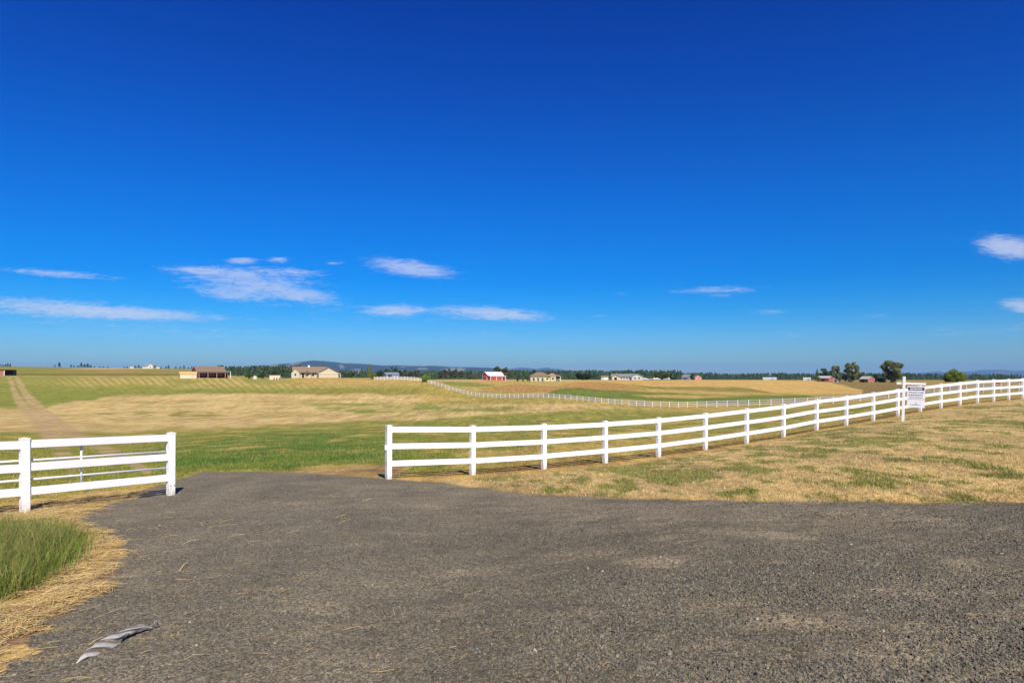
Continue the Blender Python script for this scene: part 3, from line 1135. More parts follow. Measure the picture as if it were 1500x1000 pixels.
M_culv = attr_material('zinc_with_shade_bands', .38, 0, .25, 22)
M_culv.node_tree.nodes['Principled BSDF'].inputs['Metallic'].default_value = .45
rid = sstep(-1.0, .15, np.array(cr_))[:, None]  # brown valleys and pale ridges: bands of shade and light painted into the zinc
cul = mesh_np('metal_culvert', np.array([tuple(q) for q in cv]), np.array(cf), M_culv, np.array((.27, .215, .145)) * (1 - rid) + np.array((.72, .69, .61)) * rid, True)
sm = cul.modifiers.new('thick', 'SOLIDIFY')
sm.thickness = .004
tag(cul, 'bent corrugated galvanised culvert edge sticking out of the gravel', 'culvert')
e = at(229, 5.02)
tab = MB()
tab.tube(e + Vector((0, 0, .03)) + sd * .004, e + Vector((0, 0, .03)) - sd * .004, .024, n=14)
tab.tube(e + Vector((-.02, 0, .02)), b + Vector((0, 0, .022)), .006)
to = tab.build('end_tab', M_galv)
to.parent = cul
hole = MB().tube(e + Vector((0.004, 0, .026)) + sd * .0045, e + Vector((0.004, 0, .026)) + sd * .006, .007, n=10).build('bolt_hole', M_bolt)
hole.parent = cul

# ------------------------------------------------------------------ buildings
M_red = mat('red_barn_board', (.38, .045, .035), .75, .2, 1.2, stretch=(6, 6, .4))
M_redlt = mat('faded_red_board', (.31, .12, .09), .8, .2, 1.2, stretch=(6, 6, .4))
M_pink = mat('rose_siding', (.55, .24, .18), .8, .12, 1)
M_cream = mat('cream_siding', (.48, .42, .29), .7, .06, 1, stretch=(.3, .3, 8))
M_beige = mat('beige_siding', (.58, .50, .38), .7, .06, 1, stretch=(8, 8, .3))
M_yelg = mat('pale_yellow_siding', (.47, .44, .25), .7, .06, 1, stretch=(.3, .3, 8))
M_white = mat('white_siding', (.52, .52, .50), .6, .05, 1, stretch=(.3, .3, 8))
M_brownroof = mat('brown_shingle', (.19, .135, .09), .9, .18, 5)
M_tanroof = mat('tan_shingle', (.21, .15, .10), .9, .15, 4)
M_orroof = mat('orange_tan_metal_roof', (.60, .35, .14), .6, .1, 2)
M_greyroof = mat('grey_shingle', (.20, .195, .195), .9, .15, 4)
M_metroof = mat('pale_metal_roof', (.70, .72, .74), .4, .05, 2, .2)
M_bluemet = mat('blue_grey_metal', (.26, .30, .37), .45, .08, 2, .3)
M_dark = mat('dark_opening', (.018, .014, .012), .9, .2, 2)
M_darkred = mat('dark_red_and_bay_shade', (.09, .02, .018), .9, .2, 2)  # dark red parts, and the sheets that paint shade in the barn bays
M_glass = mat('window_glass', (.03, .04, .05), .12, .1, 2)
M_trim = mat('white_trim', (.78, .78, .76), .6, .04, 2)
M_wood = mat('weathered_wood', (.30, .22, .15), .85, .2, 3)


def thing(name, label, cat, loc, rz=0, group=None):
    o = link(bpy.data.objects.new(name, None))
    o.location = loc
    o.rotation_euler = (0, 0, rz)
    return tag(o, label, cat, group)


def gable_wall(L, Wd, h, rh, x=0, y=0, axis='x', base=-.6):
    """closed walls with gables; ridge along the axis, centred on x, y"""
    m = MB()
    if axis == 'x':
        m.prism([(y - Wd / 2, base), (y + Wd / 2, base), (y + Wd / 2, h), (y, h + rh), (y - Wd / 2, h)], x - L / 2, x + L / 2, 'x')
    else:
        m.prism([(x - Wd / 2, base), (x + Wd / 2, base), (x + Wd / 2, h), (x, h + rh), (x - Wd / 2, h)], y - L / 2, y + L / 2, 'y')
    return m


def gable_roof(L, Wd, h, rh, x=0, y=0, axis='x', ov=.45, th=.14, lift=.02):
    k = rh / (Wd / 2)
    e = Wd / 2 + ov
    ze = h - k * ov + lift
    zr = h + rh + lift
    prof = [(-e, ze), (0, zr), (e, ze), (e, ze + th), (0, zr + th), (-e, ze + th)]
    m = MB()
    c = y if axis == 'x' else x
    q = [(p + c, z) for p, z in prof]
    d = x if axis == 'x' else y
    m.prism(q, d - L / 2 - ov, d + L / 2 + ov, axis)
    return m


def hip_roof(L, Wd, h, rh, x=0, y=0, ov=.5, th=.12):
    a, b = L / 2 + ov, Wd / 2 + ov
    rl = max(.3, L / 2 - Wd / 2)
    z = h - .02
    v = [(x - a, y - b, z), (x + a, y - b, z), (x + a, y + b, z), (x - a, y + b, z), (x - a, y - b, z + th), (x + a, y - b, z + th), (x + a, y + b, z + th), (x - a, y + b, z + th),
         (x - rl, y, h + rh), (x + rl, y, h + rh)]
    f = [(3, 2, 1, 0), (0, 1, 5, 4), (1, 2, 6, 5), (2, 3, 7, 6), (3, 0, 4, 7), (4, 5, 9, 8), (5, 6, 9), (6, 7, 8, 9), (7, 4, 8)]
    return MB().add(v, f)


def window(parent, x, y, z, wd, hh, axis='x', name='window'):
    """a framed pane, standing just proud of a wall that faces -y (axis x) or -x (axis y)"""
    m = MB()
    g = MB()
    t = .06
    if axis == 'x':
        m.box(x - wd / 2, x + wd / 2, y - .05, y + .03, z - hh / 2, z + hh / 2)
        g.box(x - wd / 2 + t, x + wd / 2 - t, y - .06, y - .052, z - hh / 2 + t, z + hh / 2 - t)
    else:
        m.box(y - .05, y + .03, x - wd / 2, x + wd / 2, z - hh / 2, z + hh / 2)
        g.box(y - .06, y - .052, x - wd / 2 + t, x + wd / 2 - t, z - hh / 2 + t, z + hh / 2 - t)
    w_ = m.build(name, M_trim, parent)
    g.build('pane', M_glass, w_)
    return w_


def door(parent, x, y, wd, hh, m_, axis='x', z0=0, name='door'):
    m = MB()
    if axis == 'x':
        m.box(x - wd / 2, x + wd / 2, y - .06, y + .03, z0, z0 + hh)
    else:
        m.box(y - .06, y + .03, x - wd / 2, x + wd / 2, z0, z0 + hh)
    return m.build(name, m_, parent)


def facing(p):
    """turn that makes a building's front (-y) look at the viewpoint"""
    return -math.atan2(p.x, p.y)


# red barn with open bays on the left crest
p = at(306, 300)
b = thing('barn', 'dark red barn with brown roof and three dark open bays', 'barn', p, facing(p) + .26)
L, Wd, h, rh = 11.4, 7.6, 2.75, 2.1
m = MB()
m.box(-L / 2, L / 2, Wd / 2 - .15, Wd / 2, -.6, h)
for s_ in (-1, 1):
    m.prism([(-Wd / 2, -.6), (Wd / 2 - .16, -.6), (Wd / 2 - .16, h), (0, h + rh), (-Wd / 2, h)], s_ * L / 2 - .08, s_ * L / 2 + .08, 'x')
m.box(-L / 2 + .09, L / 2 - .09, -Wd / 2, -Wd / 2 + .15, 2.3, h)
m.build('wall', M_red, b)
gable_roof(L, Wd, h, rh, ov=.5).build('roof', M_brownroof, b)
MB().box(-L / 2 - .2, L / 2 + .2, -Wd / 2 - 1.7, -Wd / 2 - .52, 2.15, 2.27).build('eave_roof', M_greyroof, b)
for k in range(4):
    x = -L / 2 + .3 + k * (L - .6) / 3
    MB().box(x - .12, x + .12, -Wd / 2 - 1.6, -Wd / 2 - 1.36, -.5, 2.15).build('post', M_wood, b)
for k in range(3):
    x = -L / 2 + .3 + (k + .5) * (L - .6) / 3
    MB().box(x - 1.55, x + 1.55, -Wd / 2 + .6, -Wd / 2 + .75, -.4, 2.3).build('bay_shade_sheet', M_darkred, b)  # dark sheet close behind the front paints the shade inside the bay
MB().box(-L / 2 - .12, -L / 2 - .085, -2.3, -1.3, -.2, 2.2).build('end_door', M_trim, b)
lt = MB().prism([(-2.4, 2.75), (2.6, 2.75), (2.6, 2.87), (-2.4, 2.87)], L / 2 + .5, L / 2 + 3.0, 'x').build('lean_to_roof', M_metroof, b)
for y_ in (-2.2, 2.4):
    MB().box(L / 2 + 2.7, L / 2 + 2.9, y_, y_ + .2, -.5, 2.75).build('lean_to_post', M_trim, b)
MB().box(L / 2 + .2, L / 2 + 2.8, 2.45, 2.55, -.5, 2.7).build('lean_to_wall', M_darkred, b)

p = at(275.5, 287)
b = thing('shed', 'long cream shed with an orange tan roof beside the open bay barn', 'shed', p, facing(p) + .05)
gable_wall(6.3, 3.4, 1.75, .9).build('wall', M_beige, b)
gable_roof(6.3, 3.4, 1.75, .9, ov=.2).build('roof', M_orroof, b)
door(b, 1.6, -1.7, .9, 1.6, M_cream)

# open red shed at the left edge
p = at(2, 286)
b = thing('shed', 'small red shed with a black open front at the left edge', 'shed', p, facing(p) - .25)
m = MB().box(-5, 1.3, -1.6, 1.6, -.5, 2.15).box(1.31, 4.9, 1.45, 1.6, -.5, 2.2)
m.build('wall', M_redlt, b)
m = MB()
m.prism([(-2.0, 2.45), (1.9, 2.2), (1.9, 2.32), (-2.0, 2.57)], -5.2, 5.1, 'x')
m.build('roof', M_darkred, b)
MB().box(1.32, 4.85, .4, .5, -.4, 2.15).build('shade_sheet', M_dark, b)  # black sheet before the real rear wall, painting the shade of the open front
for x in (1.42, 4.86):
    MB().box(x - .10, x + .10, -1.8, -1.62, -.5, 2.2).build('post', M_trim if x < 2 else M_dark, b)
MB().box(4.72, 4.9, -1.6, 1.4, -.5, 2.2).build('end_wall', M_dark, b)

# cream house on the crest
p = at(461, 330)
b = thing('house', 'cream ranch house with brown roof and broad front gable on the crest', 'house', p, facing(p) + .10)
gable_wall(15.5, 8.5, 2.6, 2.6, -2.2, 2).build('wall', M_cream, b)
gable_roof(15.5, 8.5, 2.6, 2.6, -2.2, 2).build('roof', M_tanroof, b)
MB().prism([(1.4, -.6), (10.6, -.6), (10.6, 2.5), (6, 5.0), (1.4, 2.5)], -4.4, 4.5, 'y').build('gable_wing', M_cream, b)
gable_roof(8.9, 9.2, 2.5, 2.5, 6, .05, 'y', .5).build('wing_roof', M_tanroof, b)
MB().box(1.0, 11.0, -4.93, -4.91, 2.2, 2.3).build('eave_trim', M_trim, b)
MB().prism([(-11, -.6), (-7.4, -.6), (-7.4, 2.3), (-9.2, 3.9), (-11, 2.3)], -3.2, -2.26, 'y').build('end_gable', M_cream, b)
MB().prism([(-3.4, 2.45), (-2.2, 2.6), (-2.2, 2.72), (-3.4, 2.57)], -7.2, .9, 'x').build('porch_roof', M_brownroof, b)
for x in (-7.0, -4.4, -1.8, .8):
    MB().box(x - .12, x + .12, -3.35, -3.1, -.4, 2.45).build('porch_post', M_wood, b)
MB().prism([(-4.7, 2.75), (-2.9, 2.75), (-3.8, 3.75)], -3.0, 0, 'y').build('dormer', M_brownroof, b)
door(b, -5.6, -2.25, 1.0, 2.05, M_dark)
for x in (-3.8, -1.2):
    window(b, x, -2.25, 1.35, 1.7, 1.3)
window(b, -9.2, -3.2, 1.5, 1.0, 1.2)
MB().box(-3.0, -2.2, 1.6, 2.4, 4.6, 6.0).build('chimney', M_trim, b)
MB().box(10.65, 12.0, -2.6, 1.5, 2.2, 2.35).build('side_porch_roof', M_tanroof, b)
for y_ in (-2.4, 1.2):
    MB().box(11.7, 11.9, y_, y_ + .2, -.5, 2.2).build('side_porch_post', M_trim, b)

# small things on the crest between barn and house
p = at(373.5, 296)
b = thing('pump_house', 'tiny white pump house between two round bushes', 'shed', p, facing(p))
gable_wall(1.3, 1.3, 1.1, .45, axis='y').build('wall', M_white, b)
gable_roof(1.3, 1.3, 1.1, .45, axis='y', ov=.12, th=.06).build('roof', M_metroof, b)
p = at(402, 290)
b = thing('shed', 'low pale animal shed with dark doorways left of the cream house', 'shed', p, facing(p) + .15)
MB().prism([(-1.3, -.5), (1.3, -.5), (1.3, 1.6), (-1.3, 1.9)], -2.2, 2.2, 'x').build('wall', M_beige, b)
MB().prism([(-1.55, 1.95), (1.5, 1.66), (1.5, 1.75), (-1.55, 2.05)], -2.4, 2.4, 'x').build('roof', M_wood, b)
for x in (-.2, .9, 2.0):
    MB().box(x - .35, x + .1, -1.34, -1.305, -.3, .75).build('doorway', M_darkred, b)

# blue-grey metal building behind the crest fence
p = at(573, 335)
b = thing('metal_building', 'low blue grey metal building behind the fence on the crest', 'shed', p, facing(p) + .3)
gable_wall(6.6, 5, 1.7, 1.0).build('wall', M_bluemet, b)
gable_roof(6.6, 5, 1.7, 1.0, ov=.25, th=.08).build('roof', M_bluemet, b)
door(b, -1.4, -2.5, 2.0, 1.6, M_dark)

# red barn with white roof
p = at(722, 450)
b = thing('barn', 'bright red barn with white metal roof in the middle distance', 'barn', p, facing(p) + .55)
L, Wd = 12.2, 6.4
gable_wall(L, Wd, 3.4, 1.9).build('wall', M_red, b)
gable_roof(L, Wd, 3.4, 1.9, ov=.35).build('roof', M_metroof, b)
MB().prism([(-Wd / 2 - 3.2, -.6), (-Wd / 2 - .02, -.6), (-Wd / 2 - .02, 3.0), (-Wd / 2 - 3.2, 2.35)], -L / 2 + .05, L / 2 - .05, 'x').build('lean_to', M_red, b)
MB().prism([(-Wd / 2 - 3.6, 2.32), (-Wd / 2 - .05, 3.06), (-Wd / 2 - .05, 3.18), (-Wd / 2 - 3.6, 2.44)], -L / 2 - .3, L / 2 + .3, 'x').build('lean_to_roof', M_metroof, b)
for x in (-L / 2 + .35, -1.2, 3.2, L / 2 - .35):
    MB().box(x - .14, x + .14, -Wd / 2 - 3.28, -Wd / 2 - 3.21, -.4, 2.3).build('trim', M_trim, b)
door(b, 4.2, -Wd / 2 - 3.2, 1.6, 2.1, M_darkred)
door(b, 1.2, -Wd / 2 - 3.2, 2.6, 2.1, M_red)
o = door(b, -1.0, -L / 2, 2.4, 2.6, M_trim, 'y')
o = door(b, -1.0, -L / 2 - .04, 2.0, 2.3, M_red, 'y', name='door_leaf')
for y_ in (-3.1, 3.1):
    MB().box(-L / 2 - .05, -L / 2 + .05, y_ - .1, y_ + .1, -.3, 3.3).build('corner_trim', M_trim, b)
window(b, 0, -L / 2, 3.9, .9, .9, 'y')

# yellow house with raised deck
p = at(796, 400)
b = thing('house', 'pale yellow house with hipped brown roof and raised deck on its right', 'house', p, facing(p) + .12)
MB().box(-8, 3.6, -4, 4, -.8, 2.75).build('wall', M_yelg, b)
hip_roof(11.6, 8, 2.75, 2.5, -2.2, 0).build('roof', M_brownroof, b)
MB().box(3.61, 6.2, -4.6, 3.2, -1.0, 2.9).build('wing', M_yelg, b)
hip_roof(5.2, 7.8, 2.9, 1.8, 5.0, -.7, .35).build('wing_roof', mat('rust_shingle', (.36, .20, .12), .9, .12, 4), b)
MB().box(6.21, 9.6, -4.9, 1.5, .35, .55).build('deck', M_wood, b)
for x, y_ in ((6.5, -4.8), (7.6, -4.8), (9.4, -4.8), (9.4, 1.2)):
    MB().box(x - .12, x + .12, y_ - .12, y_ + .12, -1.2, 2.7 if x != 7.6 else .35).build('deck_post', M_trim, b)
MB().prism([(6.2, 2.7), (9.8, 2.7), (8.9, 3.6), (7.1, 3.6)], -5.1, 1.6, 'y').build('deck_roof', M_tanroof, b)
MB().box(6.7, 9.3, -4.85, -4.80, 1.35, 1.43).box(6.7, 9.3, -4.85, -4.80, .6, .66).build('railing', M_trim, b)
for x in (-6.2, -3.6, -1.0, 1.8):
    window(b, x, -4, 1.4, 1.3, 1.2)
window(b, 5.0, -4.6, 1.5, 1.3, 1.3)
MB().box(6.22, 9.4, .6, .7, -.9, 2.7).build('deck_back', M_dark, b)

# long grey-roofed white house
p = at(918, 505)
b = thing('house', 'long white house with grey roof beyond the golden wheat', 'house', p, facing(p) - .1)
gable_wall(18, 8, 2.5, 1.9, -2, 1).build('wall', M_white, b)
gable_roof(18, 8, 2.5, 1.9, -2, 1).build('roof', M_greyroof, b)
gable_wall(7.5, 8, 2.5, 1.8, 8.2, -2, 'y').build('right_wing', M_white, b)
gable_roof(7.5, 8, 2.5, 1.8, 8.2, -2, 'y').build('right_wing_roof', M_greyroof, b)
gable_wall(5, 5.4, 2.4, 1.4, -7.6, -2.6, 'y').build('left_wing', M_beige, b)
gable_roof(5, 5.4, 2.4, 1.4, -7.6, -2.6, 'y').build('left_wing_roof', M_greyroof, b)
for x in (-3.6, -1.6, .6, 2.4):
    window(b, x, -3, 1.4, 1.2, 1.3)
for x in (6.6, 9.6):
    window(b, x, -5.75, 1.4, 1.3, 1.3)
door(b, -7.6, -5.1, 1.9, 2.0, M_dark)
p = at(886, 500)
b = thing('garage', 'small white garage at the left end of the long grey roofed house', 'garage', p, facing(p))
gable_wall(5.2, 5, 2.1, 1.0).build('wall', M_white, b)
gable_roof(5.2, 5, 2.1, 1.0, ov=.3).build('roof', M_tanroof, b)
door(b, .8, -2.5, 2.4, 1.8, M_trim)

# pair of far houses with a tree between
p = at(1006, 620)
b = thing('house', 'small grey gabled house left of a dark round tree beyond the wheat', 'house', p, facing(p) - .5)
gable_wall(7, 6.5, 2.3, 2.4).build('wall', M_bluemet, b)
gable_roof(7, 6.5, 2.3, 2.4, ov=.35).build('roof', M_greyroof, b)
door(b, 0, -3.25, 1.1, 2, M_dark)
p = at(1021, 620)
b = thing('house', 'small rose coloured gabled house right of a dark round tree beyond the wheat', 'house', p, facing(p) + .4)
gable_wall(6, 6, 2.2, 2.1, axis='y').build('wall', M_pink, b)
gable_roof(6, 6, 2.2, 2.1, axis='y', ov=.35).build('roof', M_greyroof, b)
window(b, .3, -3, 1.4, 1.2, 1.2)
# long white sheds against the wood
for px, Z, L, lab in ((1127.5, 700, 13, 'long low white shed with pale metal roof against the dark wood'),
                      (1182, 640, 6.4, 'short white shed left of the red farm, before the dark wood')):
    p = at(px, Z)
    b = thing('shed', lab, 'shed', p, facing(p))
    gable_wall(L, 5, 1.7, .9).build('wall', M_white, b)
    gable_roof(L, 5, 1.7, .9, ov=.2).build('roof', M_metroof, b)
    door(b, L * .2, -2.5, 1.8, 1.5, M_bluemet)

# red farm buildings on the right
p = at(1209, 420)
b = thing('barn', 'faded red barn with grey metal roof under the farm trees', 'barn', p, facing(p) - .5)
gable_wall(7.2, 5.4, 2.2, 1.3).build('wall', M_redlt, b)
gable_roof(7.2, 5.4, 2.2, 1.3, ov=.3).build('roof', mat('dull_metal_roof', (.42, .40, .40), .6, .1, 2), b)
door(b, 0, -2.7, 2.2, 1.9, M_darkred)
p = at(1224, 419)
b = thing('shed', 'low rose roofed lean-to shed joined to the right of the faded barn', 'shed', p, facing(p) - .3)
gable_wall(4.6, 3.6, 1.3, .9).build('wall', M_beige, b)
gable_roof(4.6, 3.6, 1.3, .9, ov=.25).build('roof', mat('rose_metal_roof', (.46, .28, .26), .6, .1, 2), b)
door(b, .6, -1.8, 1.0, 1.2, M_dark)
p = at(1270, 402)
b = thing('barn', 'small red barn with pale grey roof between the two big farm trees', 'barn', p, facing(p) - .75)
gable_wall(6.2, 5.2, 2.0, 1.5).build('wall', M_redlt, b)
gable_roof(6.2, 5.2, 2.0, 1.5, ov=.3).build('roof', mat('weathered_metal_roof', (.45, .43, .36), .6, .12, 2), b)
door(b, -.5, -2.6, 1.6, 1.7, M_dark)

# white farmhouse and sheds on the far left crest
p = at(219, 742)
b = thing('house', 'white farmhouse with steep front gable on the far left skyline', 'house', p, facing(p))
gable_wall(8, 6, 2.6, 2.4, 0, 1).build('wall', M_white, b)
gable_roof(8, 6, 2.6, 2.4, 0, 1).build('roof', M_greyroof, b)
gable_wall(4, 5, 2.6, 2.6, .8, -3, 'y').build('gable_wing', M_white, b)
gable_roof(4, 5, 2.6, 2.6, .8, -3, 'y', .3).build('wing_roof', M_greyroof, b)
window(b, .8, -5, 1.6, 1.2, 1.3)
for px, lab in ((193.5, 'small white shed at the left of the skyline trees'), (211.5, 'small white garage touching the left of the skyline farmhouse'),
                (232, 'small white shed right of the skyline farmhouse')):
    p = at(px, 740)
    b = thing('shed', lab, 'shed', p, facing(p) - .2)
    gable_wall(3.6, 3, 1.7, .9, 0, 0).build('wall', M_white, b)
    gable_roof(3.6, 3, 1.7, .9, ov=.2).build('roof', M_greyroof, b)

# parked vehicles beyond the wheat
M_carw = mat('white_car_paint', (.62, .62, .63), .3, .03, 2)
M_carr = mat('dark_red_car_paint', (.20, .02, .02), .3, .05, 2)
M_tyre = mat('tyre_rubber', (.03, .03, .03), .9, .1, 8)


def vehicle(name, label, px, Z, rz, paint, kind, group=None, dz=0):
    p = at(px, Z)
    v = thing(name, label, kind, p + Vector((0, 0, dz)), rz, group)
    m = MB().prism([(-2.2, .35), (2.2, .35), (2.25, .8), (2.1, 1.0), (1.0, 1.05), (.5, 1.62), (-1.6, 1.68), (-2.1, 1.1), (-2.25, .9)], -.9, .9, 'y')
    m.build('body', paint, v, .05)
    MB().prism([(.95, 1.08), (.52, 1.56), (-1.5, 1.60), (-1.9, 1.12)], -.912, .912, 'y').build('side_window', M_glass, v)
    w_ = MB().box(-.75, .75, -.02, .02, -.3, .3).build('windscreen', M_glass, v)
    w_.location = (.80, 0, 1.345)
    w_.rotation_euler = (math.radians(90 - 41.0) * -1, 0, PI / 2)
    for x in (-1.4, 1.4):
        for s_ in (-1, 1):
            MB().tube((x, s_ * .72, .34), (x, s_ * .93, .34), .34, n=14).build('wheel', M_tyre, v)
    for s_ in (-1, 1):
        MB().box(2.18, 2.26, s_ * .65 - .16, s_ * .65 + .16, .68, .82).build('headlight', M_trim, v)
    return v


for px, rz, lab in ((946.5, .8, 'small white vehicle nearest the right gable of the long white house'), (955.5, 2.3, 'second small white vehicle from the long white house'),
                    (964, .9, 'third small white vehicle, in front of the dense green trees'), (976.5, 2.4, 'white vehicle farthest from the long white house, under the tall trees')):
    vehicle('parked_car', lab, px, 490, rz, M_carw, 'car', 'white vehicles beyond the wheat')
vehicle('pickup_truck', 'dark red vehicle seen through the near fence by the right edge', 1461, 275, -2.2, M_carr, 'vehicle')

# ------------------------------------------------------------------ trees
G_cotton = np.array((.185, .205, .070))
G_green = np.array((.080, .135, .026))
G_dark = np.array((.042, .068, .022))
G_bright = np.array((.21, .28, .028))
G_grey = np.array((.150, .155, .085))
G_pine = np.array((.026, .042, .020))


def leaf_quads(C, N, size, R_, flat=.35):
    """C centres, N rough normals; returns vertices and quads of small leaf clumps"""
    n = len(C)
    N = N + R_.normal(0, flat, (n, 3))
    N /= np.linalg.norm(N, axis=1, keepdims=True) + 1e-9
    a = R_.normal(0, 1, (n, 3))
    T = np.cross(N, a)
    T /= np.linalg.norm(T, axis=1, keepdims=True) + 1e-9
    B = np.cross(N, T)
    s1 = (size * R_.uniform(.6, 1.35, n))[:, None]
    s2 = (size * R_.uniform(.45, .9, n))[:, None]
    V = np.stack([C - T * s1, C - B * s2, C + T * s1, C + B * s2], 1).reshape(-1, 3)
    Q = np.arange(4 * n).reshape(n, 4)
    return V, Q


M_bark = mat('bark', (.12, .09, .065), .9, .25, 4)


def tree(name, label, px, ytop, ybase, wpx, Z, kind, colr, cat='tree', group=None, seed=0, dens=1.0):
    R_ = np.random.default_rng(1000 + seed)
    p = at(px, Z)
    top = EYE + (HY - ytop) / FPX * Z
    H = max(top - p.z, 1.0)
    Wd = wpx / FPX * Z
    root = thing(name, label, cat, p, R_.uniform(0, .3), group)
    rad = Wd / 2
    tk = MB()
    CC, NN, LV = [], [], []
    if kind == 'conifer':
        tk.tube((0, 0, -.3), (0, 0, H * .96), max(.10, H * .016), .02, 7)
        n = int(900 * dens)
        f = R_.random(n) ** .75
        tier = np.floor(f * 11) / 11
        f2 = .45 * f + .55 * (tier + .05)
        z = H * (.06 + .94 * f)
        reach = rad * (1.0 - f2) ** .85 * (.75 + .5 * R_.random(n)) * (1 + .25 * np.sin(9 * f + seed))
        th_ = R_.random(n) * 2 * PI
        q = np.sqrt(R_.random(n))
        C = np.stack([np.cos(th_) * reach * q, np.sin(th_) * reach * q, z - .10 * reach * q], 1)
        Nn = np.stack([np.cos(th_) * .8, np.sin(th_) * .8, np.full(n, .7)], 1)
        size = max(.10, H * .040)
        V, Q = leaf_quads(C, Nn, size, R_)
        shade = .8 + .4 * R_.random(n)
    else:
        low = {'cotton': .0, 'broad': .16, 'bush': -.02, 'dense': .02}[kind]
        nl = {'cotton': 23, 'broad': 16, 'bush': 14, 'dense': 22}[kind]
        lobes = []
        for k in range(nl):
            for _ in range(40):
                d = R_.normal(0, 1, 3)
                d /= np.linalg.norm(d)
                rr_ = R_.random() ** (.22 if kind == 'cotton' else .4)
                zc = low + (1 - low) * (.5 + .5 * d[2] * rr_)
                env = {'cotton': .36 + 1.0 * min(zc, .62) - 1.1 * max(0, zc - .80), 'broad': 1.0, 'bush': 1.05, 'dense': 1.05}[kind]
                c = np.array([d[0] * rr_ * rad * .78 * env, d[1] * rr_ * rad * .78 * env, zc * H * .90 + H * .02])
                if kind == 'cotton' and zc > .42 and np.hypot(c[0], c[1]) < .30 * rad:
                    continue
                lr = (.20 + .16 * R_.random()) * rad * (1.0 if kind != 'cotton' else .68)
                if all(np.linalg.norm((c - q) / (1, 1, 1.1)) > (.78 if kind == 'cotton' else .55) * (lr + r2) for q, r2 in lobes):
                    break
            lobes.append((c, lr))
        fork = H * {'cotton': .22, 'broad': .25, 'bush': .12, 'dense': .15}[kind]
        tr = max(.09, H * .022)
        tk.tube((0, 0, -.3), (0, 0, fork), tr * 1.3, tr, 8)
        for c, lr in lobes:
            mid = np.array([c[0] * .45, c[1] * .45, fork + (c[2] - fork) * .55])
            tk.tube((0, 0, fork * .8), mid, tr * .55, tr * .34, 6)
            tk.tube(mid, c, tr * .34, tr * .12, 5)
        k_ = min(4.0, max(1.0, (ybase - ytop) / 8.0))
        per = int({'cotton': 170, 'broad': 120, 'bush': 110, 'dense': 150}[kind] * min(dens, 1.0) * k_)
        sh = []
        for c, lr in lobes:
            n = int(per * (.6 + .8 * R_.random()))
            d = R_.normal(0, 1, (n, 3))
            d /= np.linalg.norm(d, axis=1, keepdims=True)
            q = .55 + .5 * R_.random(n)
            pos = c + d * (lr * q * (1 + .25 * R_.normal(0, 1, n)))[:, None] * np.array((1.08, 1.08, .9))
            pos[:, 2] = np.maximum(pos[:, 2], .03)
            CC.append(pos)
            NN.append(d + np.array((0, 0, .35)))
            sh.append((.78 + .44 * R_.random()) * (.8 + .4 * R_.random(n)))
        C = np.concatenate(CC)
        Nn = np.concatenate(NN)
        shade = np.concatenate(sh)
        size = max(.07, (rad + H / 2) * .5 * .092 / k_ ** .5)
        V, Q = leaf_quads(C, Nn, size, R_, .5)
    hue = R_.normal(0, .06, (len(C), 3))
    col = np.clip(colr[None] * shade[:, None] * (1 + hue), .004, .6)
    tk.build('trunk', M_bark, root)
    mesh_np('crown', V, Q, M_leaf, np.repeat(col, 4, 0), False, root)
    return root


SD = [0]


def T(name, label, *a, **k):
    SD[0] += 1
    return tree(name, label, *a, seed=SD[0], **k)


# skyline trees, far left crest
gsk = 'small dark trees along the far left skyline'
sky_t = [(80.5, 534, 4, 'small cone shaped tree left of the tall skyline tree'), (87, 530, 5.5, 'tall narrow dark tree standing alone on the far left skyline'),
         (104, 533, 3.4, 'thin dark tree left of its twin on the skyline'), (108.3, 534, 3, 'small thin dark tree right of its taller twin on the skyline'),
         (114, 535, 5, 'low dark tree at the left end of the skyline clump'), (119, 531, 7, 'tallest dark tree of the skyline clump'),
         (124, 533, 8, 'round dark tree in the middle of the skyline clump'), (128.5, 531.8, 7, 'second tallest dark tree in the skyline clump'),
         (133, 534, 5, 'dark tree at the right end of the skyline clump'), (138.5, 536, 2.4, 'tiny dark tree just right of the skyline clump'),
         (146, 536.3, 4.4, 'leftmost tree of a low row on the skyline'), (151.5, 536, 4, 'middle tree of a low row on the skyline'), (158, 536, 3.2, 'rightmost tree of a low row on the skyline'),
         (182, 536, 3, 'first tiny tree left of the skyline sheds'), (186.5, 536, 3, 'tiny tree touching the left skyline shed'), (198, 535, 6, 'dark tree right of the left skyline shed'),
         (203.5, 534, 6.5, 'taller dark tree between the skyline shed and the farmhouse'), (207.5, 537, 3.2, 'small tree left of the skyline garage'),
         (226.5, 534.8, 9, 'broad dark tree touching the right side of the skyline farmhouse'), (236, 537.6, 3, 'tiny tree right of the last skyline shed'),
         (243, 536.3, 4, 'lower of two pointed trees right of the farmhouse'), (246.8, 534.4, 5, 'taller of two pointed trees right of the farmhouse'),
         (257.5, 536.2, 5, 'dark tree standing apart above the cream shed'), (264, 536.4, 4, 'pointed dark tree above the left end of the cream shed'),
         (269.5, 535, 5, 'tallest pointed tree above the cream shed'), (276, 537.2, 4, 'low tree above the right half of the cream shed'), (281, 536.4, 4, 'dark tree touching the red barn gable on the skyline')]
for px, yt, wd, lab in sky_t:
    T('conifer_tree', lab, px, yt, 539, wd * 1.15, 752, 'conifer', G_pine, group=gsk, dens=.8)

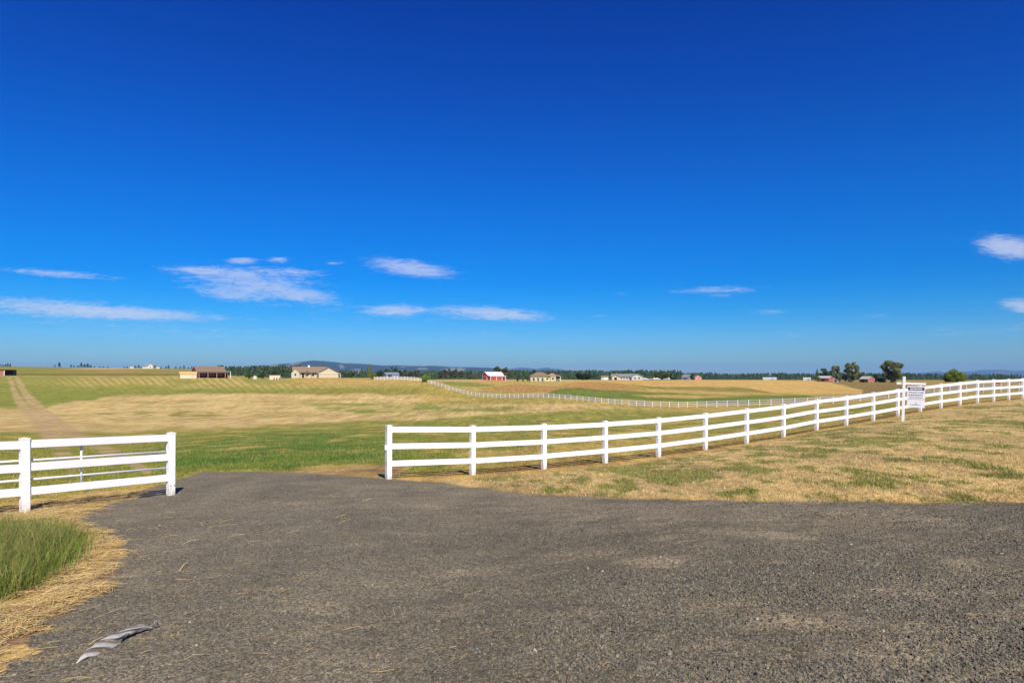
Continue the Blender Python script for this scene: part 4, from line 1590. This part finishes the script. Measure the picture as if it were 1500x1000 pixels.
T('bush', 'round green bush left of the tiny white pump house', 365, 544.6, 552, 12, 300, 'bush', G_green, cat='bush')
T('bush', 'low dark bush right of the tiny white pump house', 383, 546.8, 552, 10, 300, 'bush', G_dark, cat='bush')
T('tree', 'dark tree rising just behind the low pale animal shed', 401.5, 540.5, 549, 9, 335, 'broad', G_dark * 1.1)
T('bush', 'dark bushy tree right of the cream house', 515, 543.5, 553, 10, 320, 'broad', G_green * .8)
T('conifer_tree', 'shorter green tree left of the tall pointed tree on the crest', 530, 539.5, 552, 9, 318, 'conifer', G_green)
T('conifer_tree', 'tall pointed olive tree behind the bright crest bush', 540.5, 533.5, 553, 11, 322, 'conifer', G_cotton, dens=1.3)
T('bush', 'bright green bush at the left end of the crest fence', 547.5, 546.5, 556, 14, 272, 'bush', G_bright * .85, cat='bush', dens=1.4)
T('bush', 'round yellow green bush standing where the white fence turns downhill', 622.5, 546, 561, 15.5, 247, 'bush', G_bright, cat='bush', dens=2.0)
gb = 'trees behind the blue grey metal building'
for px, yt, wd, k, lab in ((556, 541, 11, G_dark, 'dark tree left of the blue grey metal building'), (566, 539, 11, G_dark * 1.2, 'dark tree above the left end of the metal building'),
                           (577, 536, 15, G_green * .8, 'tallest round tree behind the blue grey metal building'), (587, 541, 9, G_dark, 'dark tree right of the metal building roof'),
                           (593.5, 540, 8, G_grey * .7, 'grey green tree second right of the metal building'), (601, 540, 9, G_grey * .7, 'grey green tree above the middle of the crest fence'),
                           (609, 540.6, 9, G_grey * .65, 'grey green tree left of the yellow green bush')):
    T('tree', lab, px, yt, 552, wd, 440, 'broad', k, group=gb, dens=.7)
gc = 'grey green trees of the clump left of the bright red barn'
for px, yt, wd, lab in ((645, 544, 9, 'low tree at the left end of the clump left of the red barn'), (652, 540, 10, 'second tree from the left in the clump left of the red barn'),
                        (660, 538, 11, 'tallest tree of the clump left of the bright red barn'), (668, 538.6, 11, 'broad tree right of the tallest in the clump by the red barn'),
                        (676, 541.5, 9, 'tree at the right end of the clump left of the red barn')):
    T('tree', lab, px, yt, 553, wd, 560, 'broad', G_grey * .62, group=gc, dens=.7)
T('bush', 'pale green bush close to the left wall of the bright red barn', 694, 546.5, 554, 13, 540, 'bush', G_grey * .9, cat='bush', dens=.7)
T('tree', 'large grey green tree rising behind the white barn roof', 728, 534.4, 554, 17, 520, 'cotton', G_grey * .8)
T('tree', 'large half bare tree at the right of the white barn roof', 740, 536.2, 554, 16, 515, 'cotton', G_grey)
T('tree', 'smaller grey tree right of the bright red barn', 749, 541, 554, 8, 530, 'broad', G_grey * .8, dens=.6)
T('tree', 'round tree rising behind the yellow house roof', 783, 540.6, 553, 14, 560, 'broad', G_dark * 1.4, dens=.8)
T('tree', 'broad very dark dense tree alone at the wheat edge', 851, 544.2, 556, 16, 470, 'dense', G_dark * .8)
T('tree', 'very dark dense tree joined to the right of the broad one', 861, 544.8, 556, 14, 472, 'dense', G_dark * .85)
gsx = 'small shrubs planted around the yellow house'
for px, yt, wd, lab in ((758, 553.5, 6, 'leftmost small shrub on the lawn left of the yellow house'), (766, 553.8, 5, 'small shrub midway between red barn and yellow house'),
                        (773, 550.6, 6, 'tall shrub at the left corner of the yellow house'), (782, 555.2, 4, 'small shrub under the left windows of the yellow house'),
                        (788, 556, 4, 'small shrub under the middle of the yellow house wall'), (795, 556.6, 5, 'small shrub at the right end of the yellow house wall')):
    T('shrub', lab, px, yt, 558, wd, 393, 'bush', G_dark, cat='shrub', group=gsx, dens=.4)
gr_ = 'dense green trees right of the long white house'
for px, yt, wd, kd, k, lab in ((957, 551.5, 13, 'bush', G_bright * .7, 'bright low tree beside the right gable of the long white house'),
                               (965, 543.6, 15, 'dense', G_green, 'broad dense green tree right of the long white house'),
                               (973.5, 545.5, 12, 'dense', G_green * .75, 'dense green tree in the middle of the group right of the long house'),
                               (978, 540.8, 10, 'broad', G_cotton * .9, 'tallest tree of the group right of the long white house'),
                               (982.8, 543.5, 5, 'conifer', G_pine, 'narrow pointed tree at the right of that dense group'),
                               (987.5, 552.8, 7, 'bush', G_dark, 'small dark bush right of the dense group beyond the wheat')):
    T('tree', lab, px, yt, 558, wd, 530, kd, k, group=gr_, dens=.8)
T('tree', 'round olive tree behind the left half of the long grey roof', 915, 544.6, 556, 16, 640, 'broad', G_green * .9, dens=.7)
T('tree', 'round olive tree behind the right half of the long grey roof', 929, 545.4, 556, 13, 640, 'broad', G_green * .8, dens=.7)
T('tree', 'dark round tree between the small grey and rose houses', 1013.5, 547.6, 556, 8, 600, 'dense', G_dark, dens=.5)
T('conifer_tree', 'narrow tree at the left end of the farm trees', 1197, 540.6, 557, 7, 450, 'conifer', G_cotton * .7)
T('tree', 'rounded dark tree behind the faded red barn roof', 1206, 538, 557, 14, 452, 'broad', G_green * .8)
T('tree', 'lower tree behind the middle of the faded red barn', 1214, 541, 557, 11, 448, 'broad', G_green * .9)
T('cottonwood_tree', 'tall loose tree above the right end of the faded red barn', 1223.5, 532, 557, 18, 455, 'cotton', G_cotton)
T('bush', 'olive bush in front of the left end of the faded barn', 1199, 551.5, 558, 10, 412, 'bush', G_cotton, cat='bush')
T('cottonwood_tree', 'large bushy cottonwood left of the small grey roofed red barn', 1248, 527.4, 560, 27, 412, 'cotton', G_cotton, dens=1.5)
T('tree', 'low dark tree at the left foot of the bushy cottonwood', 1238, 546, 560, 9, 418, 'broad', G_dark * 1.2)
T('tree', 'low dark tree between the bushy cottonwood and the small red barn', 1260, 545.5, 560, 8, 416, 'broad', G_dark * 1.2)
T('tree', 'dark bushy tree just right of the small red barn', 1280, 548, 560, 12, 420, 'dense', G_dark)
T('bush', 'low dark hedge bush left of the foot of the great cottonwood', 1291, 553.6, 560, 13, 418, 'dense', G_dark * .9, cat='bush')
T('cottonwood_tree', 'great spreading cottonwood with forked limbs above the hanging sign', 1307, 525, 561, 37, 405, 'cotton', G_cotton * .9, dens=2.0)
T('tree', 'round bright green tree behind the fence right of the sign', 1398, 541.4, 564, 31, 290, 'dense', G_bright * .8, dens=2.0)
T('bush', 'dark bush at the left foot of the round bright green tree', 1388, 551, 564, 12, 294, 'dense', G_dark, cat='bush')


# ------------------------------------------------------------------ far woods, each one mass
def wood_mass(name, label, spans, seed, colr):
    R_ = np.random.default_rng(seed)
    VV, QQ, CC = [], [], []
    base = 0
    for x0, x1, z0, z1, yt0, yt1, cnt in spans:
        px = R_.uniform(x0, x1, cnt)
        Z = R_.uniform(z0, z1, cnt)
        X = (px - CX) / FPX * Z
        G = ground_smooth(X, Z)
        lump = fbm(px / 18, px * 0, 3, seed)
        yt = yt0 + (yt1 - yt0) * R_.random(cnt) ** 1.0 + 3.2 * (.5 - lump)
        top = EYE + (HY - yt) / FPX * Z
        for i in range(cnt):
            H = max(top[i] - G[i], 4)
            rad = H * R_.uniform(.20, .36)
            n = 34
            f = (np.arange(n) + R_.random(n)) / n
            rc = rad * (1 - f) ** .8 * (.6 + .7 * R_.random(n)) + .1
            th_ = R_.random(n) * 2 * PI
            C = np.stack([X[i] + np.cos(th_) * rc * .7, Z[i] + np.sin(th_) * rc * .7, G[i] + H * (.02 + .96 * f)], 1)
            Nn = np.stack([np.cos(th_), np.sin(th_), np.full(n, .5)], 1)
            V, Q = leaf_quads(C, Nn, H * .10, R_)
            VV.append(V)
            QQ.append(Q + base)
            base += len(V)
            CC.append(np.repeat((colr * R_.uniform(.7, 1.4) * (1 + R_.normal(0, .08, 3)))[None] * R_.uniform(.8, 1.2, (n, 1)), 4, 0))
    o = mesh_np(name, np.concatenate(VV), np.concatenate(QQ), M_leaf, np.clip(np.concatenate(CC), .003, .4), False)
    return tag(o, label, 'forest', None, 'stuff')


wood_mass('pine_belt', 'belt of dark pines behind the barn and the cream house', [(318, 440, 480, 640, 535, 543, 420), (300, 345, 560, 640, 538, 543, 40), (430, 520, 560, 700, 541, 547, 150), (500, 640, 600, 760, 542, 549, 200)], 5, G_pine * 2.7)
wood_mass('forest', 'long dark band of far pine forest along the horizon', [(600, 1000, 950, 1400, 542, 549, 1500), (980, 1340, 1000, 1400, 545.5, 550, 1500), (1330, 1760, 900, 1300, 547, 553, 1100), (1438, 1700, 430, 520, 556, 559, 130), (745, 850, 640, 760, 543.5, 550, 130)], 6, G_pine * 2.7)
wood_mass('hilltop_wood', 'strip of dark trees on the hilltop at the left edge', [(-160, 17, 800, 880, 531.5, 535.5, 140)], 8, G_pine)

# ------------------------------------------------------------------ grass, straw and stones in the near range


def blades(name, label, X, Z, hgt, wid, lean, colr, cat='grass', tip=0.0):
    """one bent blade of two quads-worth of triangles per point"""
    n = len(X)
    R_ = np.random.default_rng(len(X))
    G = ground_smooth(X, Z)
    c, gm, wh, tr, sand, vg, lv, _, _ = land(X, Z, G)
    G = G + relief(X, Z, gm, sand) - .01
    a = R_.random(n) * 2 * PI
    dx, dy = np.cos(a), np.sin(a)
    b = R_.random(n) * 2 * PI
    lx, ly = np.cos(b) * lean * hgt, np.sin(b) * lean * hgt
    w2 = wid / 2
    P0 = np.stack([X - dx * w2, Z - dy * w2, G], 1)
    P1 = np.stack([X + dx * w2, Z + dy * w2, G], 1)
    P2 = np.stack([X + dx * w2 * .7 + lx * .35, Z + dy * w2 * .7 + ly * .35, G + hgt * .6], 1)
    P3 = np.stack([X - dx * w2 * .7 + lx * .35, Z - dy * w2 * .7 + ly * .35, G + hgt * .6], 1)
    P4 = np.stack([X + lx, Z + ly, G + hgt * np.sqrt(np.maximum(1 - lean ** 2 * .5, .1))], 1)
    V = np.stack([P0, P1, P2, P3, P4], 1).reshape(-1, 3)
    i = np.arange(n) * 5
    F4 = np.concatenate([np.stack([i, i + 1, i + 2], 1), np.stack([i, i + 2, i + 3], 1), np.stack([i + 3, i + 2, i + 4], 1)])
    cc = np.repeat(np.clip(colr, .004, .8), 5, 0)
    if tip:
        dry_tip = np.array((.40, .31, .14))
        cc[4::5] = cc[4::5] * (1 - tip) + dry_tip * tip
    o = mesh_np(name, V, F4, M_blade, cc, False)
    return tag(o, label, cat, None, 'stuff')


# tall grass clump at the left
def in_poly(X, Z, pts):
    px, py = pxy(X, Z, ground_smooth(X, Z))
    return sdf(px, py, pts, 1.0) < 0


R_ = np.random.default_rng(77)
CL = [(-420, 960), (-140, 905), (0, 880), (50, 856), (88, 828), (112, 806), (108, 792), (64, 784), (0, 782), (-420, 790)]
n = 90000
X = R_.uniform(-9.5, -4.0, n)
Z = R_.uniform(4.6, 9.6, n)
ok = in_poly(X + .12 * R_.normal(0, 1, n), Z + .12 * R_.normal(0, 1, n), CL)
X, Z = X[ok], Z[ok]
cl = fbm(X / .35, Z / .35, 3, 401)
hg = (.15 + .29 * R_.random(len(X)) ** 1.6) * (.65 + .75 * cl)
kc = np.where((R_.random(len(X)) < .16)[:, None], np.array((.34, .26, .11)), np.array((.150, .225, .034)))
kc = kc * (.65 + .7 * R_.random((len(X), 1))) * (.7 + .6 * fbm(X / .8, Z / .8, 3, 403))[:, None]
kc = kc * np.array((1, 1, 1)) + np.array((.05, .02, .01)) * (R_.random((len(X), 1)) < .35)
blades('tall_grass', 'tall green grass clump beside the gravel at the left edge', X, Z, hg, .003 + .006 * R_.random(len(X)), R_.uniform(.2, 1.0, len(X)), kc, tip=.6)

# straw lying at the left edge of the gravel
n = 85000
X = R_.uniform(-9.5, -2.4, n)
Z = R_.uniform(3.4, 15.2, n)
G = ground_smooth(X, Z)
c, gm, wh, tr, sand, vg, lv, px, py = land(X, Z, G)
ok = (((lv > .3) & (fbm(X / .55, Z / .3, 3, 411) > .41)) | (R_.random(n) < .004)) & ~in_poly(X, Z, CL)
ok &= (px > -120)
ok2 = ok
X, Z = X[ok2], Z[ok2]


def straws(name, label, X, Z, ln, wd, kc, lift=.012):
    R_ = np.random.default_rng(len(X) + 1)
    n = len(X)
    G = ground_smooth(X, Z)
    _, gm, _, _, sand, *_r = land(X, Z, G)
    a = R_.random(n) * PI
    d = np.stack([np.cos(a), np.sin(a)], 1) * (ln / 2)[:, None]
    nn = np.stack([-np.sin(a), np.cos(a)], 1) * (wd / 2)[:, None]
    z0 = G + relief(X, Z, gm, sand) + lift * R_.random(n) + .002
    t1 = R_.normal(0, .10, n) * ln
    bow = np.abs(R_.normal(0, .07, n)) * ln
    k = R_.normal(0, .12, n) * ln
    rows = []
    for f, zz, kk in ((-1, -t1 / 2, 0), (0, bow, 1), (1, t1 / 2, 0)):
        cx_ = X + d[:, 0] * f + kk * nn[:, 0] / (wd / 2) * k * .5
        cy_ = Z + d[:, 1] * f + kk * nn[:, 1] / (wd / 2) * k * .5
        zc = np.maximum(z0 + zz, G - .005)
        rows.append(np.stack([cx_ - nn[:, 0], cy_ - nn[:, 1], zc], 1))
        rows.append(np.stack([cx_ + nn[:, 0], cy_ + nn[:, 1], zc + .0015], 1))
    V = np.stack(rows, 1).reshape(-1, 3)
    i = np.arange(n) * 6
    Fq = np.concatenate([np.stack([i, i + 1, i + 3, i + 2], 1), np.stack([i + 2, i + 3, i + 5, i + 4], 1)])
    o = mesh_np(name, V, Fq, M_blade, np.repeat(np.clip(kc, .01, .8), 6, 0), False)
    return tag(o, label, 'straw', None, 'stuff')


kc = np.array((.70, .51, .23)) * R_.uniform(.5, 1.25, (len(X), 1)) * (1 + R_.normal(0, .05, (len(X), 3)))
straws('straw', 'loose yellow straw strewn along the left edge of the gravel', X, Z, R_.uniform(.05, .24, len(X)), R_.uniform(.003, .006, len(X)), kc, .03)
# single stalks blown over the gravel
n = 230
px = R_.uniform(0, 1500, n)
y = 700 + 300 * R_.random(n) ** 1.0
Z = 1.85 / (y - HY) * 1000
X = (px - CX) / FPX * Z
G = ground_smooth(X, Z)
gm = land(X, Z, G)[1]
X, Z = X[gm > .5], Z[gm > .5]
kc = np.array((.55, .40, .20)) * R_.uniform(.6, 1.2, (len(X), 1)) * np.ones((1, 3))
straws('straw_stalks', 'single pale straw stalks scattered over the grey gravel', X, Z, R_.uniform(.04, .14, len(X)), R_.uniform(.003, .005, len(X)), kc, .006)

# stones standing out of the gravel
n = 200000
u = R_.random(n)
Z = 3.3 * (13.0 / 3.3) ** u
px = R_.uniform(-60, 1560, n)
X = (px - CX) / FPX * Z
G = ground_smooth(X, Z)
c, gm, _, _, sand, *_r = land(X, Z, G)
coarse = fbm(X / 1.1, Z / .5, 4, 421, .6)
ok = (gm > .6) & (R_.random(n) < sstep(.36, .62, coarse) * (1 - .75 * sand) * sstep(-200, 1300, px) + .10)
X, Z, G = X[ok], Z[ok], G[ok]
n = len(X)
G = G + relief(X, Z, gm[ok], sand[ok])
s = (.0035 + .0065 * R_.random(n) ** 2 + .006 * (R_.random(n) < .012)) * np.where(px[ok] > 800, 1.15, .9)
cube = np.array([(-1, -1, -1), (1, -1, -1), (1, 1, -1), (-1, 1, -1), (-1, -1, 1), (1, -1, 1), (1, 1, 1), (-1, 1, 1)], float)
fo = np.array([(3, 2, 1, 0), (4, 5, 6, 7), (0, 1, 5, 4), (1, 2, 6, 5), (2, 3, 7, 6), (3, 0, 4, 7)])
a = R_.random(n) * 2 * PI
V = cube[None] * R_.uniform(.55, 1.15, (n, 1, 3)) * s[:, None, None]
V = V + R_.normal(0, .28, V.shape) * s[:, None, None]
V[:, 4:, :2] *= .72
V[..., 2] += V[..., 0] * R_.normal(0, .35, (n, 1))
ca, sa = np.cos(a)[:, None], np.sin(a)[:, None]
V = np.stack([V[..., 0] * ca - V[..., 1] * sa + X[:, None], V[..., 0] * sa + V[..., 1] * ca + Z[:, None], V[..., 2] * .8 + G[:, None] + .002], -1).reshape(-1, 3)
Fs = (fo[None] + (np.arange(n) * 8)[:, None, None]).reshape(-1, 4)
g = R_.uniform(.55, 1.6, (n, 1)) + 1.4 * (R_.random((n, 1)) < .006)
kc = np.array((.130, .116, .092)) * g * (1 + R_.normal(0, .05, (n, 3)))
st = mesh_np('gravel_stones', V, Fs, M_stone, np.repeat(np.clip(kc, .02, .6), 8, 0), False)
tag(st, 'loose crushed grey stones lying on the gravel', 'stones', None, 'stuff')


# verge and pasture grass
def scatter(n, px0, px1, z0, z1, seed):
    R_ = np.random.default_rng(seed)
    u = R_.random(n)
    Z = 1 / (1 / z0 + (1 / z1 - 1 / z0) * u)
    px = R_.uniform(px0, px1, n)
    return (px - CX) / FPX * Z, Z, R_


X, Z, R_ = scatter(320000, 430, 1560, 8.6, 60, 501)
G = ground_smooth(X, Z)
c, gm, wh, tr, sand, vg, lv, px, py = land(X, Z, G)
grn = np.clip((c[:, 1] - c[:, 0] * .78) / .10, 0, 1)
tt = ((X + 3.0) * .6 - (Z - 16.58) * .8)
al = (X + 3.0) * .8 + (Z - 16.58) * .6
bare = (tt > -2.0) & (tt < .35) & (al > -.6) & (R_.random(len(X)) < .85)
ok = (vg > .5) & (gm < .5) & ~bare & (R_.random(len(X)) < .35 + .6 * grn)
X, Z, c, grn = X[ok], Z[ok], c[ok], grn[ok]
n = len(X)
hg = (.022 + .045 * R_.random(n) ** 2) * (1 + 1.0 * grn)
kc = c * R_.uniform(.95, 1.6, (n, 1)) * (1 + R_.normal(0, .06, (n, 3)))
blades('verge_grass', 'short dry grass with green tufts on the verge by the fence', X, Z, hg, .004 + .0006 * Z + .004 * R_.random(n), R_.uniform(.2, 1.1, n), kc)

X, Z, R_ = scatter(260000, -40, 1330, 11, 75, 503)
G = ground_smooth(X, Z)
c, gm, wh, tr, sand, vg, lv, px, py = land(X, Z, G)
grn = np.clip((c[:, 1] - c[:, 0] * .78) / .10, 0, 1)
tt = ((X + 3.0) * .6 - (Z - 16.58) * .8)
al = (X + 3.0) * .8 + (Z - 16.58) * .6
bare = (tt > -2.0) & (tt < .35) & (al > -.6) & (R_.random(len(X)) < .85)
ok = (vg < .5) & (gm < .4) & ~bare & (tr < .4) & (lv < .4) & (R_.random(len(X)) < .3 + .65 * grn)
X, Z, c, grn = X[ok], Z[ok], c[ok], grn[ok]
n = len(X)
hg = (.03 + .06 * R_.random(n) ** 2) * (1 + .8 * grn)
kc = c * R_.uniform(.95, 1.6, (n, 1)) * (1 + R_.normal(0, .06, (n, 3)))
blades('pasture_grass', 'short green and dry pasture grass behind the gate and fence', X, Z, hg, .004 + .0007 * Z, R_.uniform(.2, 1.0, n), kc)
